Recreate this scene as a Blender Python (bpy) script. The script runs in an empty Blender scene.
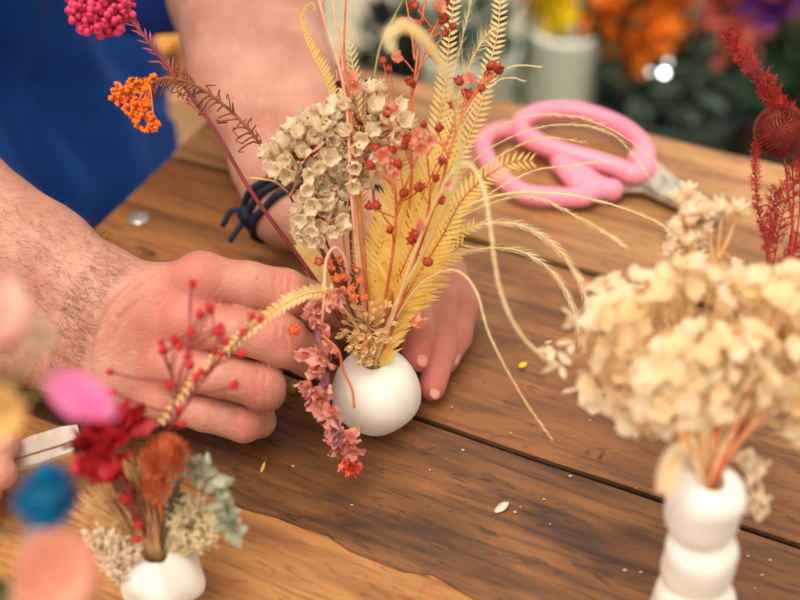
import bpy, math, random
import numpy as np
from mathutils import Vector, Matrix, Quaternion, noise as mnoise
random.seed(7)
S = bpy.context.scene
COL = S.collection
PI = math.pi
# ---------------------------------------------------------------- camera
PITCH = math.radians(42.0); SP, CP = math.sin(PITCH), math.cos(PITCH)
CAMZ = 0.40; FPX = 800 * 50.0 / 36.0
def W(px, py, d):
    u = (px - 400) / FPX; v = (py - 300) / FPX
    return Vector((u * d, d * (CP - v * SP), CAMZ - d * (SP + v * CP)))
def T(px, py, z=0.0):
    v = (py - 300) / FPX
    return W(px, py, (CAMZ - z) / (SP + v * CP))
cam = bpy.data.cameras.new('camera'); camo = bpy.data.objects.new('camera', cam); COL.objects.link(camo)
camo.location = (0, 0, CAMZ); camo.rotation_euler = (PI / 2 - PITCH, 0, 0)
cam.lens = 50; cam.sensor_width = 36; cam.clip_start = 0.01
cam.dof.use_dof = True; cam.dof.focus_distance = 0.506; cam.dof.aperture_fstop = 4.4
S.camera = camo
VIEW = Vector((0, CP, -SP)); UP = Vector((0, SP, CP)); RIGHT = Vector((1, 0, 0))   # camera axes, used for facing directions
# ---------------------------------------------------------------- materials
def srgb(r, g, b):
    f = lambda c: (c / 255 / 12.92) if c / 255 <= 0.04045 else ((c / 255 + 0.055) / 1.055) ** 2.4
    return (f(r), f(g), f(b), 1)
MATS = {}
def mat(name, c1, c2=None, rough=0.6, scale=60, trans=0.0, bump=0.0, bscale=200, metal=0.0, sss=0.0, spec=0.4, c3=None, sheen=0.0):
    if name in MATS: return MATS[name]
    m = bpy.data.materials.new(name); m.use_nodes = True
    N = m.node_tree.nodes; L = m.node_tree.links
    b = N['Principled BSDF']; out = N['Material Output']
    b.inputs['Roughness'].default_value = rough; b.inputs['Metallic'].default_value = metal
    b.inputs['Specular IOR Level'].default_value = spec
    if sheen: b.inputs['Sheen Weight'].default_value = sheen
    tc = N.new('ShaderNodeTexCoord')
    nz = N.new('ShaderNodeTexNoise'); nz.inputs['Scale'].default_value = scale; nz.inputs['Detail'].default_value = 4
    L.new(tc.outputs['Object'], nz.inputs['Vector'])
    cr = N.new('ShaderNodeValToRGB'); cr.color_ramp.elements[0].position = .35; cr.color_ramp.elements[1].position = .65
    cr.color_ramp.elements[0].color = c1; cr.color_ramp.elements[1].color = c2 or c1
    if c3:
        e = cr.color_ramp.elements.new(.5); e.color = c3
    L.new(nz.outputs['Fac'], cr.inputs['Fac']); L.new(cr.outputs['Color'], b.inputs['Base Color'])
    if sss:
        b.inputs['Subsurface Weight'].default_value = sss; b.inputs['Subsurface Radius'].default_value = (1, .4, .25)
        b.inputs['Subsurface Scale'].default_value = .006
    if bump:
        n2 = N.new('ShaderNodeTexNoise'); n2.inputs['Scale'].default_value = bscale; n2.inputs['Detail'].default_value = 3
        L.new(tc.outputs['Object'], n2.inputs['Vector'])
        bp = N.new('ShaderNodeBump'); bp.inputs['Strength'].default_value = bump; bp.inputs['Distance'].default_value = .001
        L.new(n2.outputs['Fac'], bp.inputs['Height']); L.new(bp.outputs['Normal'], b.inputs['Normal'])
    if trans:
        tr = N.new('ShaderNodeBsdfTranslucent'); L.new(cr.outputs['Color'], tr.inputs['Color'])
        mx = N.new('ShaderNodeMixShader'); mx.inputs[0].default_value = trans
        L.new(b.outputs[0], mx.inputs[1]); L.new(tr.outputs[0], mx.inputs[2]); L.new(mx.outputs[0], out.inputs['Surface'])
    MATS[name] = m
    return m
# ---------------------------------------------------------------- objects
def tag(o, label=None, cat=None, group=None, kind=None):
    if label: o['label'] = label
    if cat: o['category'] = cat
    if group: o['group'] = group
    if kind: o['kind'] = kind
    return o
def empty(name, loc, label=None, cat=None, group=None, rz=0.0):
    o = bpy.data.objects.new(name, None); COL.objects.link(o); o.location = loc; o.rotation_euler = (0, 0, rz)
    o.empty_display_size = .01
    return tag(o, label, cat, group)
class MB:
    def __init__(s): s.v = []; s.f = []
    def add(s, vs, fs):
        n = len(s.v); s.v.extend([tuple(x) for x in vs]); s.f.extend([tuple(i + n for i in f) for f in fs])
    def tube(s, pts, r, seg=6, caps=True):
        pts = [Vector(p) for p in pts]; n = len(pts)
        rr = r if isinstance(r, (list, tuple)) else [r] * n
        vs = []; fs = []
        t0 = (pts[1] - pts[0]).normalized(); a = t0.orthogonal().normalized()
        for i, p in enumerate(pts):
            t = (pts[min(i + 1, n - 1)] - pts[max(i - 1, 0)])
            t = t.normalized() if t.length > 1e-9 else t0
            a = (a - t * a.dot(t)); a = a.normalized() if a.length > 1e-9 else t.orthogonal().normalized()
            b = t.cross(a)
            for k in range(seg):
                w = 2 * PI * k / seg; vs.append(p + (a * math.cos(w) + b * math.sin(w)) * rr[i])
        for i in range(n - 1):
            for k in range(seg):
                k2 = (k + 1) % seg; fs.append((i * seg + k, i * seg + k2, (i + 1) * seg + k2, (i + 1) * seg + k))
        if caps: fs.append(tuple(range(seg))[::-1]); fs.append(tuple((n - 1) * seg + k for k in range(seg)))
        s.add(vs, fs); return s
    def leaf(s, p, d, nrm, L, w, cup=0.25, bend=0.3, n=4, tip=0.15, crumple=0.0, peak=.55):
        """a curved blade / petal with a shallow V section: base p, direction d, upper side nrm"""
        p = Vector(p); d = Vector(d).normalized(); nrm = Vector(nrm); nrm = (nrm - d * nrm.dot(d))
        nrm = nrm.normalized() if nrm.length > 1e-6 else d.orthogonal().normalized()
        sd = d.cross(nrm); vs = []; fs = []
        for i in range(n + 1):
            t = i / n
            ww = w * .5 * (math.sin(PI * min(1, (t * .5 / peak if t < peak else .5 + (t - peak) / (1 - peak) * .5))) * (1 - tip) + tip * (1 - t) + .02)
            c = p + d * (L * t) + nrm * (bend * L * t * t)
            for q in (-1, 0, 1):
                j = Vector((random.uniform(-1, 1), random.uniform(-1, 1), random.uniform(-1, 1))) * (crumple * w) if crumple and i else Vector()
                vs.append(c + sd * (ww * q) + nrm * (cup * ww * abs(q)) + j)
        for i in range(n):
            for q in (0, 1):
                a = i * 3 + q; fs.append((a, a + 1, a + 4, a + 3))
        s.add(vs, fs); return s
    def ball(s, c, r, seg=10, rings=7, sq=(1, 1, 1), jit=0.0, axis=None):
        c = Vector(c); vs = []; fs = []
        Q = Vector((0, 0, 1)).rotation_difference(Vector(axis)) if axis is not None else None
        for i in range(1, rings):
            th = PI * i / rings
            for k in range(seg):
                ph = 2 * PI * k / seg; q = 1 + random.uniform(-jit, jit)
                p = Vector((math.sin(th) * math.cos(ph) * sq[0], math.sin(th) * math.sin(ph) * sq[1], math.cos(th) * sq[2])) * (r * q)
                vs.append(p)
        vs.append(Vector((0, 0, r * sq[2]))); vs.append(Vector((0, 0, -r * sq[2])))
        if Q: vs = [Q @ v for v in vs]
        vs = [c + v for v in vs]
        m = rings - 1; t = m * seg
        for i in range(m - 1):
            for k in range(seg):
                k2 = (k + 1) % seg; fs.append((i * seg + k, (i + 1) * seg + k, (i + 1) * seg + k2, i * seg + k2))
        for k in range(seg):
            k2 = (k + 1) % seg; fs.append((t, k, k2)); fs.append((t + 1, (m - 1) * seg + k2, (m - 1) * seg + k))
        s.add(vs, fs); return s
    def lathe(s, prof, seg=48, c=(0, 0, 0), fn=None):
        vs = []; fs = []; n = len(prof)
        for r, z in prof:
            for k in range(seg):
                a = 2 * PI * k / seg; p = Vector((r * math.cos(a), r * math.sin(a), z))
                if fn: p = fn(p)
                vs.append(p + Vector(c))
        for i in range(n - 1):
            for k in range(seg):
                k2 = (k + 1) % seg; fs.append((i * seg + k, i * seg + k2, (i + 1) * seg + k2, (i + 1) * seg + k))
        fs.append(tuple(range(seg))[::-1]); fs.append(tuple((n - 1) * seg + k for k in range(seg)))
        s.add(vs, fs); return s
    def mesh(s, name, off=None, smooth=True):
        me = bpy.data.meshes.new(name)
        vs = s.v if off is None else [(x - off[0], y - off[1], z - off[2]) for x, y, z in s.v]
        me.from_pydata(vs, [], s.f); me.update()
        if smooth: me.polygons.foreach_set('use_smooth', [True] * len(me.polygons))
        return me
    def build(s, name, m, parent=None, smooth=True, origin=None):
        off = None
        if parent is not None:
            off = Vector(parent.location)
            if parent.parent: off = off + Vector(parent.parent.location)
        elif origin is not None: off = Vector(origin)
        o = bpy.data.objects.new(name, s.mesh(name, off, smooth)); COL.objects.link(o)
        if parent is not None: o.parent = parent
        elif origin is not None: o.location = origin
        if isinstance(m, (list, tuple)):
            for q in m: o.data.materials.append(q)
        else: o.data.materials.append(m)
        return o
def spline(pts, n=24):
    """Catmull-Rom through the points, resampled"""
    P = [Vector(p) for p in pts]
    if len(P) == 2: return [P[0].lerp(P[1], i / (n - 1)) for i in range(n)]
    P = [P[0] * 2 - P[1]] + P + [P[-1] * 2 - P[-2]]
    out = []; m = len(P) - 3
    for i in range(n):
        t = i / (n - 1) * m; k = min(int(t), m - 1); t -= k
        a, b, c, d = P[k:k + 4]
        out.append(.5 * ((2 * b) + (c - a) * t + (2 * a - 5 * b + 4 * c - d) * t * t + (3 * b - a - 3 * c + d) * t ** 3))
    return out
def WP(pts, d=None): return [W(p[0], p[1], p[2] if len(p) > 2 else d) for p in pts]
def rnd_dir():
    v = Vector((random.gauss(0, 1), random.gauss(0, 1), random.gauss(0, 1))); return v.normalized()
# ---------------------------------------------------------------- signed-distance modelling for hands and arms
def vs3(p): return np.array(p, dtype=np.float32)
def smin(a, b, k):
    h = np.clip(.5 + .5 * (b - a) / k, 0, 1); return b * (1 - h) + a * h - k * h * (1 - h)
def seg_sd(P, a, b, ra, rb):
    ab = b - a; t = np.clip(((P - a) @ ab) / float(ab @ ab), 0, 1)
    return np.linalg.norm(P - a - t[:, None] * ab, axis=1) - (ra + (rb - ra) * t)
def chain_sd(P, ch, k=.003):
    out = None
    for (a, ra), (b, rb) in zip(ch[:-1], ch[1:]):
        s = seg_sd(P, a, b, ra, rb); out = s if out is None else smin(out, s, k)
    return out
def surfnet(f, lo, hi, h, B=12):
    lo = np.array(lo, np.float32); n = (np.ceil((np.array(hi) - lo) / h / B).astype(int)) * B
    vals = np.empty(n, np.float32)
    nb = n // B
    bi = np.stack(np.meshgrid(*[np.arange(k) for k in nb], indexing='ij'), -1).reshape(-1, 3)
    cen = lo + (bi * B + (B - 1) / 2) * h
    fc = f(cen.astype(np.float32)); lim = B * h * .87 * 1.35
    loc = np.stack(np.meshgrid(*[np.arange(B)] * 3, indexing='ij'), -1).reshape(-1, 3)
    act = np.abs(fc) < lim
    for b, c in zip(bi[~act], fc[~act]):
        i, j, k = b * B; vals[i:i + B, j:j + B, k:k + B] = c
    A = bi[act]
    for s in range(0, len(A), 120):
        bb = A[s:s + 120]
        idx = (bb[:, None, :] * B + loc[None]).reshape(-1, 3)
        r = f((lo + idx * h).astype(np.float32)).reshape(len(bb), B, B, B)
        for b, rr in zip(bb, r):
            i, j, k = b * B; vals[i:i + B, j:j + B, k:k + B] = rr
    sg = vals < 0
    c0 = np.zeros(np.array(vals.shape) - 1, np.int32); acc = np.zeros(c0.shape + (3,), np.float32)
    sl = lambda o, ax=None: tuple(slice(o[q], vals.shape[q] - 1 + o[q]) for q in range(3))
    corners = [(i, j, k) for i in (0, 1) for j in (0, 1) for k in (0, 1)]
    for a in corners:
        for ax in range(3):
            if a[ax]: continue
            b = list(a); b[ax] = 1
            va = vals[sl(a)]; vb = vals[sl(b)]; m = (va < 0) != (vb < 0)
            t = np.where(m, va / np.where(m, va - vb, 1), 0)
            c0 += m
            for q in range(3):
                acc[..., q] += m * ((t if q == ax else a[q]))
    cm = c0 > 0; ids = -np.ones(c0.shape, np.int64); ids[cm] = np.arange(cm.sum())
    base = np.argwhere(cm); V = lo + (base + acc[cm] / c0[cm][:, None]) * h
    F = []
    for ax in range(3):
        o = [0, 0, 0]; o[ax] = 1
        s0 = sg[:vals.shape[0] - o[0], :vals.shape[1] - o[1], :vals.shape[2] - o[2]]
        s1 = sg[o[0]:, o[1]:, o[2]:]
        e = np.argwhere(s0 != s1); fl = s0[tuple(e.T)]
        u, v = (ax + 1) % 3, (ax + 2) % 3
        ok = (e[:, u] > 0) & (e[:, v] > 0) & (e[:, u] < c0.shape[u]) & (e[:, v] < c0.shape[v]) & (e[:, ax] < c0.shape[ax])
        e = e[ok]; fl = fl[ok]
        def g(du, dv):
            q = e.copy(); q[:, u] -= du; q[:, v] -= dv; return ids[tuple(q.T)]
        Q = np.stack([g(1, 1), g(0, 1), g(0, 0), g(1, 0)], 1)
        Q[~fl] = Q[~fl][:, ::-1]
        F.append(Q)
    F = np.concatenate(F); F = F[(F >= 0).all(1)]
    return V.astype(np.float32), F
def np_mesh(name, V, F):
    me = bpy.data.meshes.new(name)
    me.vertices.add(len(V)); me.vertices.foreach_set('co', V.astype(np.float32).ravel())
    me.loops.add(F.size); me.loops.foreach_set('vertex_index', F.astype(np.int32).ravel())
    me.polygons.add(len(F)); me.polygons.foreach_set('loop_start', (np.arange(len(F)) * 4).astype(np.int32))
    me.polygons.foreach_set('loop_total', np.full(len(F), 4, np.int32))
    me.update(calc_edges=True); me.validate(); me.polygons.foreach_set('use_smooth', [True] * len(me.polygons))
    return me
# ---------------------------------------------------------------- light, sky, view
S.view_settings.view_transform = 'Standard'; S.view_settings.look = 'None'
S.view_settings.exposure = 0.30; S.view_settings.gamma = 1; S.view_settings.use_curve_mapping = False
S.cycles.use_denoising = True; S.cycles.max_bounces = 6; S.cycles.transparent_max_bounces = 12
wd = bpy.data.worlds.new('overcast_sky'); S.world = wd; wd.use_nodes = True
bg = wd.node_tree.nodes['Background']; bg.inputs['Color'].default_value = (1.0, 0.96, 0.90, 1); bg.inputs['Strength'].default_value = 0.80
def lamp(name, kind, loc, target, energy, color=(1, 1, 1), size=None, angle=None):
    l = bpy.data.lights.new(name, kind); l.energy = energy; l.color = color
    if size: l.shape = 'RECTANGLE'; l.size, l.size_y = size
    if angle: l.angle = angle
    o = bpy.data.objects.new(name, l); COL.objects.link(o); o.location = loc
    o.rotation_euler = (Vector(target) - Vector(loc)).to_track_quat('-Z', 'Y').to_euler(); return o
lamp('daylight', 'SUN', (-.55, -.02, 2.1), (0, .45, 0), 2.5, (1, .91, .80), angle=math.radians(40))
# ---------------------------------------------------------------- table
E1 = Vector((.912, -.410, 0)).normalized(); E2 = Vector((-E1.y, E1.x, 0))
TO = T(171, 154)                                    # corner region of the table top
def ST(px, py, z=0.0):
    p = T(px, py, z) - TO; return (p.dot(E1), p.dot(E2))
def wood(name, cl, cm, cd, seed, spots=(), stain=.5, rough=.42):
    m = bpy.data.materials.new(name); m.use_nodes = True
    N = m.node_tree.nodes; L = m.node_tree.links; b = N['Principled BSDF']
    tc = N.new('ShaderNodeTexCoord')
    def mapn(sx, sy, off=0):
        mp = N.new('ShaderNodeMapping'); mp.inputs['Scale'].default_value = (sx, sy, sy); mp.inputs['Location'].default_value = (seed * 3.1 + off, seed * 1.7, 0)
        L.new(tc.outputs['Object'], mp.inputs['Vector']); return mp
    def nse(sx, sy, det=4, off=0, dist=0.0, rg=.55):
        n = N.new('ShaderNodeTexNoise'); n.inputs['Scale'].default_value = 1; n.inputs['Detail'].default_value = det; n.inputs['Distortion'].default_value = dist
        n.inputs['Roughness'].default_value = rg
        L.new(mapn(sx, sy, off).outputs[0], n.inputs['Vector']); return n.outputs['Fac']
    def ramp(src, p0, p1, a=(0, 0, 0, 1), c=(1, 1, 1, 1)):
        r = N.new('ShaderNodeValToRGB'); r.color_ramp.elements[0].position = p0; r.color_ramp.elements[1].position = p1
        r.color_ramp.elements[0].color = a; r.color_ramp.elements[1].color = c; L.new(src, r.inputs['Fac']); return r.outputs['Color']
    def mix(a, c, f, mode='MIX'):
        x = N.new('ShaderNodeMix'); x.data_type = 'RGBA'; x.blend_type = mode
        if isinstance(f, float): x.inputs['Factor'].default_value = f
        else: L.new(f, x.inputs['Factor'])
        for s, i in ((a, 6), (c, 7)):
            if isinstance(s, tuple): x.inputs[i].default_value = s
            else: L.new(s, x.inputs[i])
        return x.outputs[2]
    grain = nse(7, 75, 5, 0, .6, .6); broad = nse(5, 16, 3, 5, 1.2); fine = nse(60, 900, 2, 9)
    base = mix(cl, cm, ramp(broad, .38, .62)); base = mix(base, cd, ramp(grain, .46, .74)); base = mix(base, cd, ramp(nse(22, 260, 4, 61, .4, .65), .52, .8))
    base = mix(base, (.02, .012, .008, 1), mix((0, 0, 0, 1), ramp(nse(7, 22, 6, 21, 1.2, .62), .56 - .08 * stain, .80), float(stain)))
    base = mix(base, (.5, .5, .5, 1), mix((0, 0, 0, 1), ramp(fine, .3, .7), .35), 'SOFT_LIGHT'); base = mix(base, cd, ramp(nse(45, 170, 4, 77, 1.5, .7), .55, .72))
    crk = ramp(nse(6, 150, 3, 33, .3), .69, .72); base = mix(base, (.012, .008, .006, 1), crk)
    pale = ramp(nse(90, 160, 2, 41), .76, .80); base = mix(base, (.55, .36, .22, 1), mix((0, 0, 0, 1), pale, .45))
    for (sx, sy, rx, ry) in spots:                  # knots and old burn marks in the board
        vm = N.new('ShaderNodeVectorMath'); vm.operation = 'SUBTRACT'; vm.inputs[1].default_value = (sx, sy, 0)
        L.new(tc.outputs['Object'], vm.inputs[0])
        v2 = N.new('ShaderNodeVectorMath'); v2.operation = 'MULTIPLY'; v2.inputs[1].default_value = (1 / rx, 1 / ry, 0); L.new(vm.outputs[0], v2.inputs[0])
        ln = N.new('ShaderNodeVectorMath'); ln.operation = 'LENGTH'; L.new(v2.outputs[0], ln.inputs[0])
        ad = N.new('ShaderNodeMath'); ad.operation = 'MULTIPLY_ADD'; ad.inputs[1].default_value = 1.5; L.new(nse(80, 160, 3, 55), ad.inputs[0]); L.new(ln.outputs['Value'], ad.inputs[2])
        base = mix((.05, .028, .016, 1), base, ramp(ad.outputs[0], .7, 1.9))
    L.new(base, b.inputs['Base Color'])
    b.inputs['Roughness'].default_value = rough; b.inputs['Specular IOR Level'].default_value = .45
    rr = N.new('ShaderNodeMapRange'); rr.inputs['To Min'].default_value = rough - .1; rr.inputs['To Max'].default_value = rough + .22
    L.new(grain, rr.inputs['Value']); L.new(rr.outputs[0], b.inputs['Roughness'])
    bp = N.new('ShaderNodeBump'); bp.inputs['Strength'].default_value = .35; bp.inputs['Distance'].default_value = .0006
    hh = mix(grain, ramp(nse(5, 130, 2, 33, .3), .735, .76, (1, 1, 1, 1), (0, 0, 0, 1)), .5); L.new(hh, bp.inputs['Height']); L.new(bp.outputs[0], b.inputs['Normal'])
    return m
tA = ST(412, 222)[1]; tA2 = ST(300, 190)[1]; tC = ST(608, 480)[1]; tF = ST(640, 133)[1]
sL = 0.0
dpts = [ST(-60, 372), ST(30, 413), ST(120, 455), ST(200, 493), ST(262, 512), ST(330, 540), ST(380, 562), ST(432, 578), ST(480, 603), ST(560, 660), ST(640, 730)]
table = empty('work_table', (TO.x, TO.y, 0), 'weathered brown plank table that all the little vases stand on', 'table', rz=math.atan2(E1.y, E1.x))
def board(name, outline_near, outline_far, m, z=0.0, th=.035, label=None):
    """a plank between two long edges given as (s, t) rows of equal length"""
    n = len(outline_near); vs = []; fs = []; c = .0008
    prof = [(-th, 0, 0), (-c, 0, 0), (0, c, 0)]     # z, inset
    rows = []
    for i in range(n):
        a = outline_near[i]; b = outline_far[i]; e = c if i in (0,) else (-c if i == n - 1 else 0)
        rows.append([(a[0], a[1], z - th), (a[0], a[1], z - c), (a[0] + e, a[1] + c, z), (b[0] + e, b[1] - c, z), (b[0], b[1], z - c), (b[0], b[1], z - th)])
    for r in rows: vs += r
    for i in range(n - 1):
        for k in range(6):
            k2 = (k + 1) % 6; fs.append((i * 6 + k, (i + 1) * 6 + k, (i + 1) * 6 + k2, i * 6 + k2))
    fs.append(tuple(range(6))[::-1]); fs.append(tuple((n - 1) * 6 + k for k in range(6)))
    fs = [f[::-1] for f in fs]
    me = bpy.data.meshes.new(name); me.from_pydata(vs, [], fs); me.update()
    o = bpy.data.objects.new(name, me); COL.objects.link(o); o.parent = table; me.materials.append(m)
    if label: o['label'] = label
    return o
def edge(t, amp, seed, s0=0.0, s1=1.1, n=60):
    r = random.Random(seed); ph = [r.uniform(0, 6) for _ in range(4)]
    return [(s0 + (s1 - s0) * i / n, t + amp * (math.sin(9 * i / n + ph[0]) + .5 * math.sin(31 * i / n + ph[1]) + .3 * math.sin(83 * i / n + ph[2]))) for i in range(n + 1)]
gap = .0021
WA = wood('wood_tan', srgb(192, 142, 90), srgb(160, 112, 66), srgb(112, 72, 40), 1, [ST(690, 245) + (.05, .012), ST(300, 150) + (.06, .02)], .45, .40)
WB = wood('wood_chestnut', srgb(170, 112, 62), srgb(140, 88, 46), srgb(90, 52, 27), 2, [ST(700, 470) + (.03, .001), ST(548, 350) + (.012, .004), ST(472, 241) + (.012, .004), ST(505, 400) + (.02, .006), ST(150, 250) + (.045, .012)], .75, .38)
WC = wood('wood_walnut', srgb(142, 91, 49), srgb(107, 66, 36), srgb(52, 31, 18), 3, [ST(425, 533) + (.024, .0011), ST(452, 498) + (.016, .0009), ST(372, 500) + (.012, .0008), ST(322, 462) + (.012, .004), ST(548, 518) + (.012, .005), ST(446, 466) + (.012, .008), ST(240, 450) + (.05, .008), ST(100, 400) + (.06, .02)], 1.0, .36)
WD = wood('wood_honey', srgb(194, 136, 74), srgb(168, 110, 56), srgb(116, 70, 36), 4, [ST(425, 578) + (.010, .004), ST(375, 566) + (.006, .003)], .35, .44)
board('board', edge(tA + gap, .0007, 1), edge(tF, .0012, 2), WA, label='tan far board of the table')
board('board', edge(tC + gap, .0006, 3), edge(tA - gap, .0007, 1), WB, z=-.001, label='chestnut board beyond the dark gap')
# the walnut board ends against the wavy edge of the honey board
ds = [p[0] for p in dpts]; dt = [p[1] for p in dpts]
sN = np.linspace(0, 1.1, 90)
dn = np.interp(sN, ds, dt) + .0012 * np.sin(sN * 95) + .0007 * np.sin(sN * 231 + 1)
dn[sN > ds[-1]] = dt[-1]
cN = [(float(s), float(t)) for s, t in zip(sN, dn)]
eC = edge(tC - gap, .0006, 3, n=89)
board('board', cN, eC, WC, z=.0, label='dark walnut-brown board')
board('board', [(s, dt[-1] - .10) for s, t in cN], [(s, t - .0005) for s, t in cN], WD, z=.0012, label='honey-coloured board with a wavy edge')
board('board', [(s, dt[-1] - .26) for s, t in cN], [(s, dt[-1] - .1025) for s, t in cN], WB, z=0)
for (ls, lt) in ((.06, tF - .05), (1.04, tF - .05), (.06, dt[-1] - .2), (1.04, dt[-1] - .2)):
    mb = MB(); mb.v = [(ls + a, lt + b, c) for c in (-.75, -.036) for a, b in ((-.03, -.03), (.03, -.03), (.03, .03), (-.03, .03))]
    mb.f = [(3, 2, 1, 0), (4, 5, 6, 7), (0, 1, 5, 4), (1, 2, 6, 5), (2, 3, 7, 6), (3, 0, 4, 7)]
    o = bpy.data.objects.new('leg', mb.mesh('leg', smooth=False)); COL.objects.link(o); o.parent = table; o.data.materials.append(WC)
grime = mat('joint_grime', srgb(22, 16, 12), srgb(12, 9, 7), .95, 80)
for tt, w_ in ((tC, .0032), (tA, .0028), (None, .002)):
    mb = MB()
    if tt is None: rows = [(s, t) for s, t in cN]; rows = [((s, t - w_), (s, t + w_)) for s, t in rows]
    else: rows = [((s, tt - w_), (s, tt + w_)) for s in np.linspace(.004, 1.095, 20)]
    for (a, b) in rows: mb.v += [(float(a[0]), float(a[1]), -.0042), (float(b[0]), float(b[1]), -.0042)]
    mb.f = [(2 * i, 2 * i + 2, 2 * i + 3, 2 * i + 1) for i in range(len(rows) - 1)]
    o = bpy.data.objects.new('joint_dirt', mb.mesh('joint_dirt')); COL.objects.link(o); o.parent = table; o.data.materials.append(grime); o['label'] = 'dark dirt packed in the gap between boards'
# galvanised bolt head sunk in the chestnut board
bs = ST(139, 219); mb = MB()
mb.lathe([(.0062, -.0015), (.0062, .0004), (.0056, .0012), (.0035, .0018), (.0008, .0019)], 24, (bs[0], bs[1], 0))
o = bpy.data.objects.new('bolt_head', mb.mesh('bolt_head')); COL.objects.link(o); o.parent = table
o.data.materials.append(mat('galvanised', srgb(215, 210, 200), srgb(160, 155, 148), .35, 300, metal=.6))
# ground beyond the table
gm = mat('dark_ground', srgb(142, 138, 116), srgb(172, 164, 140), .9, 6, bump=.3, bscale=40)
mb = MB(); mb.v = [(-4, -1.5, -.75), (4, -1.5, -.75), (4, 6, -.75), (-4, 6, -.75)]; mb.f = [(0, 1, 2, 3)]
tag(mb.build('ground', gm, smooth=False), kind='structure')
# ---------------------------------------------------------------- person: body with both arms and hands
def C(px, py, d, r): return (vs3(W(px, py, d)), r)
def elbow_chain(*a): return list(a)
# near (right) hand, seen from the back, loosely closed round the stems
nI = [C(203, 279, .487, .0105), C(248, 284, .487, .0098), C(284, 293, .493, .0107), C(318, 303, .512, .0088), C(338, 312, .528, .0074)]
nM = [C(190, 322, .487, .0108), C(238, 330, .485, .0102), C(283, 341, .488, .0112), C(306, 356, .508, .0090), C(308, 362, .525, .0078)]
nR = [C(176, 366, .492, .0105), C(220, 375, .489, .0095), C(262, 386, .492, .0102), C(266, 392, .513, .0088), C(240, 388, .522, .0078)]
nP = [C(165, 400, .500, .0095), C(205, 413, .499, .0082), C(244, 423, .502, .0086), C(259, 421, .514, .0076), C(238, 414, .522, .0068)]
nT = [C(140, 330, .520, .014), C(190, 300, .530, .013), C(262, 300, .538, .0105), C(318, 312, .540, .009), C(345, 318, .540, .0075)]
# forearm as two parallel bones, wrist to elbow
nU = [C(126, 307, .503, .0175), C(98, 292, .510, .0205), C(40, 258, .520, .025), C(-60, 196, .535, .031), C(-250, 90, .560, .038)]
nL = [C(112, 372, .508, .0165), C(84, 356, .515, .020), C(20, 330, .525, .025), C(-70, 280, .540, .030), C(-250, 90, .560, .038)]
def lift(ch):                                       # keep the outline a finger width above the boards
    out = []
    for p, r in ch:
        p = p.copy(); p[2] = max(p[2], r + .0008); out.append((p, r))
    return out
nI, nM, nR, nP, nT, nU, nL = map(lift, (nI, nM, nR, nP, nT, nU, nL))
bumpsN = [(C(199, 275, .484, 0)[0], .0085), (C(186, 318, .483, 0)[0], .008), (C(172, 362, .489, 0)[0], .0075), (C(163, 398, .496, 0)[0], .007)]
def arcg(pts, dep, sg): return (np.array([C(x, y, d, 0)[0] for x, y, d in pts], np.float32), dep, sg)
grooves = [arcg([(150, 274, .492), (128, 288, .486), (108, 310, .484), (97, 335, .484), (93, 360, .487), (97, 382, .494)], .0016, .0014),
           arcg([(140, 300, .484), (122, 318, .483), (112, 342, .484)], .0005, .0011),
           arcg([(278, 272, .485), (275, 283, .482), (277, 297, .482)], .0007, .0009), arcg([(284, 274, .485), (282, 286, .482), (284, 300, .482)], .0008, .0009), arcg([(291, 277, .486), (289, 288, .483), (291, 302, .484)], .0007, .0009),
           arcg([(280, 324, .480), (277, 338, .477), (280, 352, .479)], .0006, .0009), arcg([(287, 326, .480), (285, 339, .477), (287, 353, .479)], .0007, .0009),
           arcg([(259, 370, .484), (256, 384, .482), (259, 398, .484)], .0006, .0009), arcg([(266, 372, .485), (264, 385, .483), (266, 399, .485)], .0006, .0009),
           arcg([(240, 412, .493), (237, 422, .492), (240, 432, .494)], .0005, .0009)]
def near_sd(P):
    fg = None
    for ch in (nI, nM, nR, nP):
        s = chain_sd(P, ch, .0022); fg = s if fg is None else smin(fg, s, .0006)
    w0, w1 = nU[0][0], nL[0][0]
    pal = None
    for a, b, ra in ((w0, nI[0], .0165), (w0 * .7 + w1 * .3, nM[0], .0165), (w0 * .35 + w1 * .65, nR[0], .0165), (w1, nP[0], .016)):
        s = seg_sd(P, a, b[0], ra, b[1] * .98); pal = s if pal is None else smin(pal, s, .010)
    th = chain_sd(P, nT, .005); pal = smin(pal, th, .010)
    arm = smin(chain_sd(P, nU, .008), chain_sd(P, nL, .008), .018)
    out = smin(pal, arm, .016); out = smin(out, fg, .0045)
    for c, r in bumpsN: out = smin(out, np.linalg.norm(P - c, axis=1) - r, .007)
    return out
def ray_hit(f, pl):
    cam_ = vs3((0, 0, CAMZ)); r = pl - cam_; L_ = np.linalg.norm(r, axis=1)[:, None]; r = r / L_; q = cam_ + r * (L_ - .035)
    for _ in range(60): q = q + r * np.clip(f(q.astype(np.float32)), -.002, .02)[:, None] * .8
    return q.astype(np.float32)
near_base = near_sd
grooves = [(ray_hit(near_base, pl), dep, sg) for pl, dep, sg in grooves]
def near_sd(P):
    out = near_base(P)
    for pl, dep, sg in grooves:
        lo_ = pl.min(0) - .006; hi_ = pl.max(0) + .006; m = ((P > lo_) & (P < hi_)).all(1)
        if m.any():
            Q = P[m]; d = None
            for a, b in zip(pl[:-1], pl[1:]):
                s = seg_sd(Q, a, b, 0, 0); d = s if d is None else np.minimum(d, s)
            out[m] += dep * 1.25 * np.exp(-(d / sg) ** 2)
    return out
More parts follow.
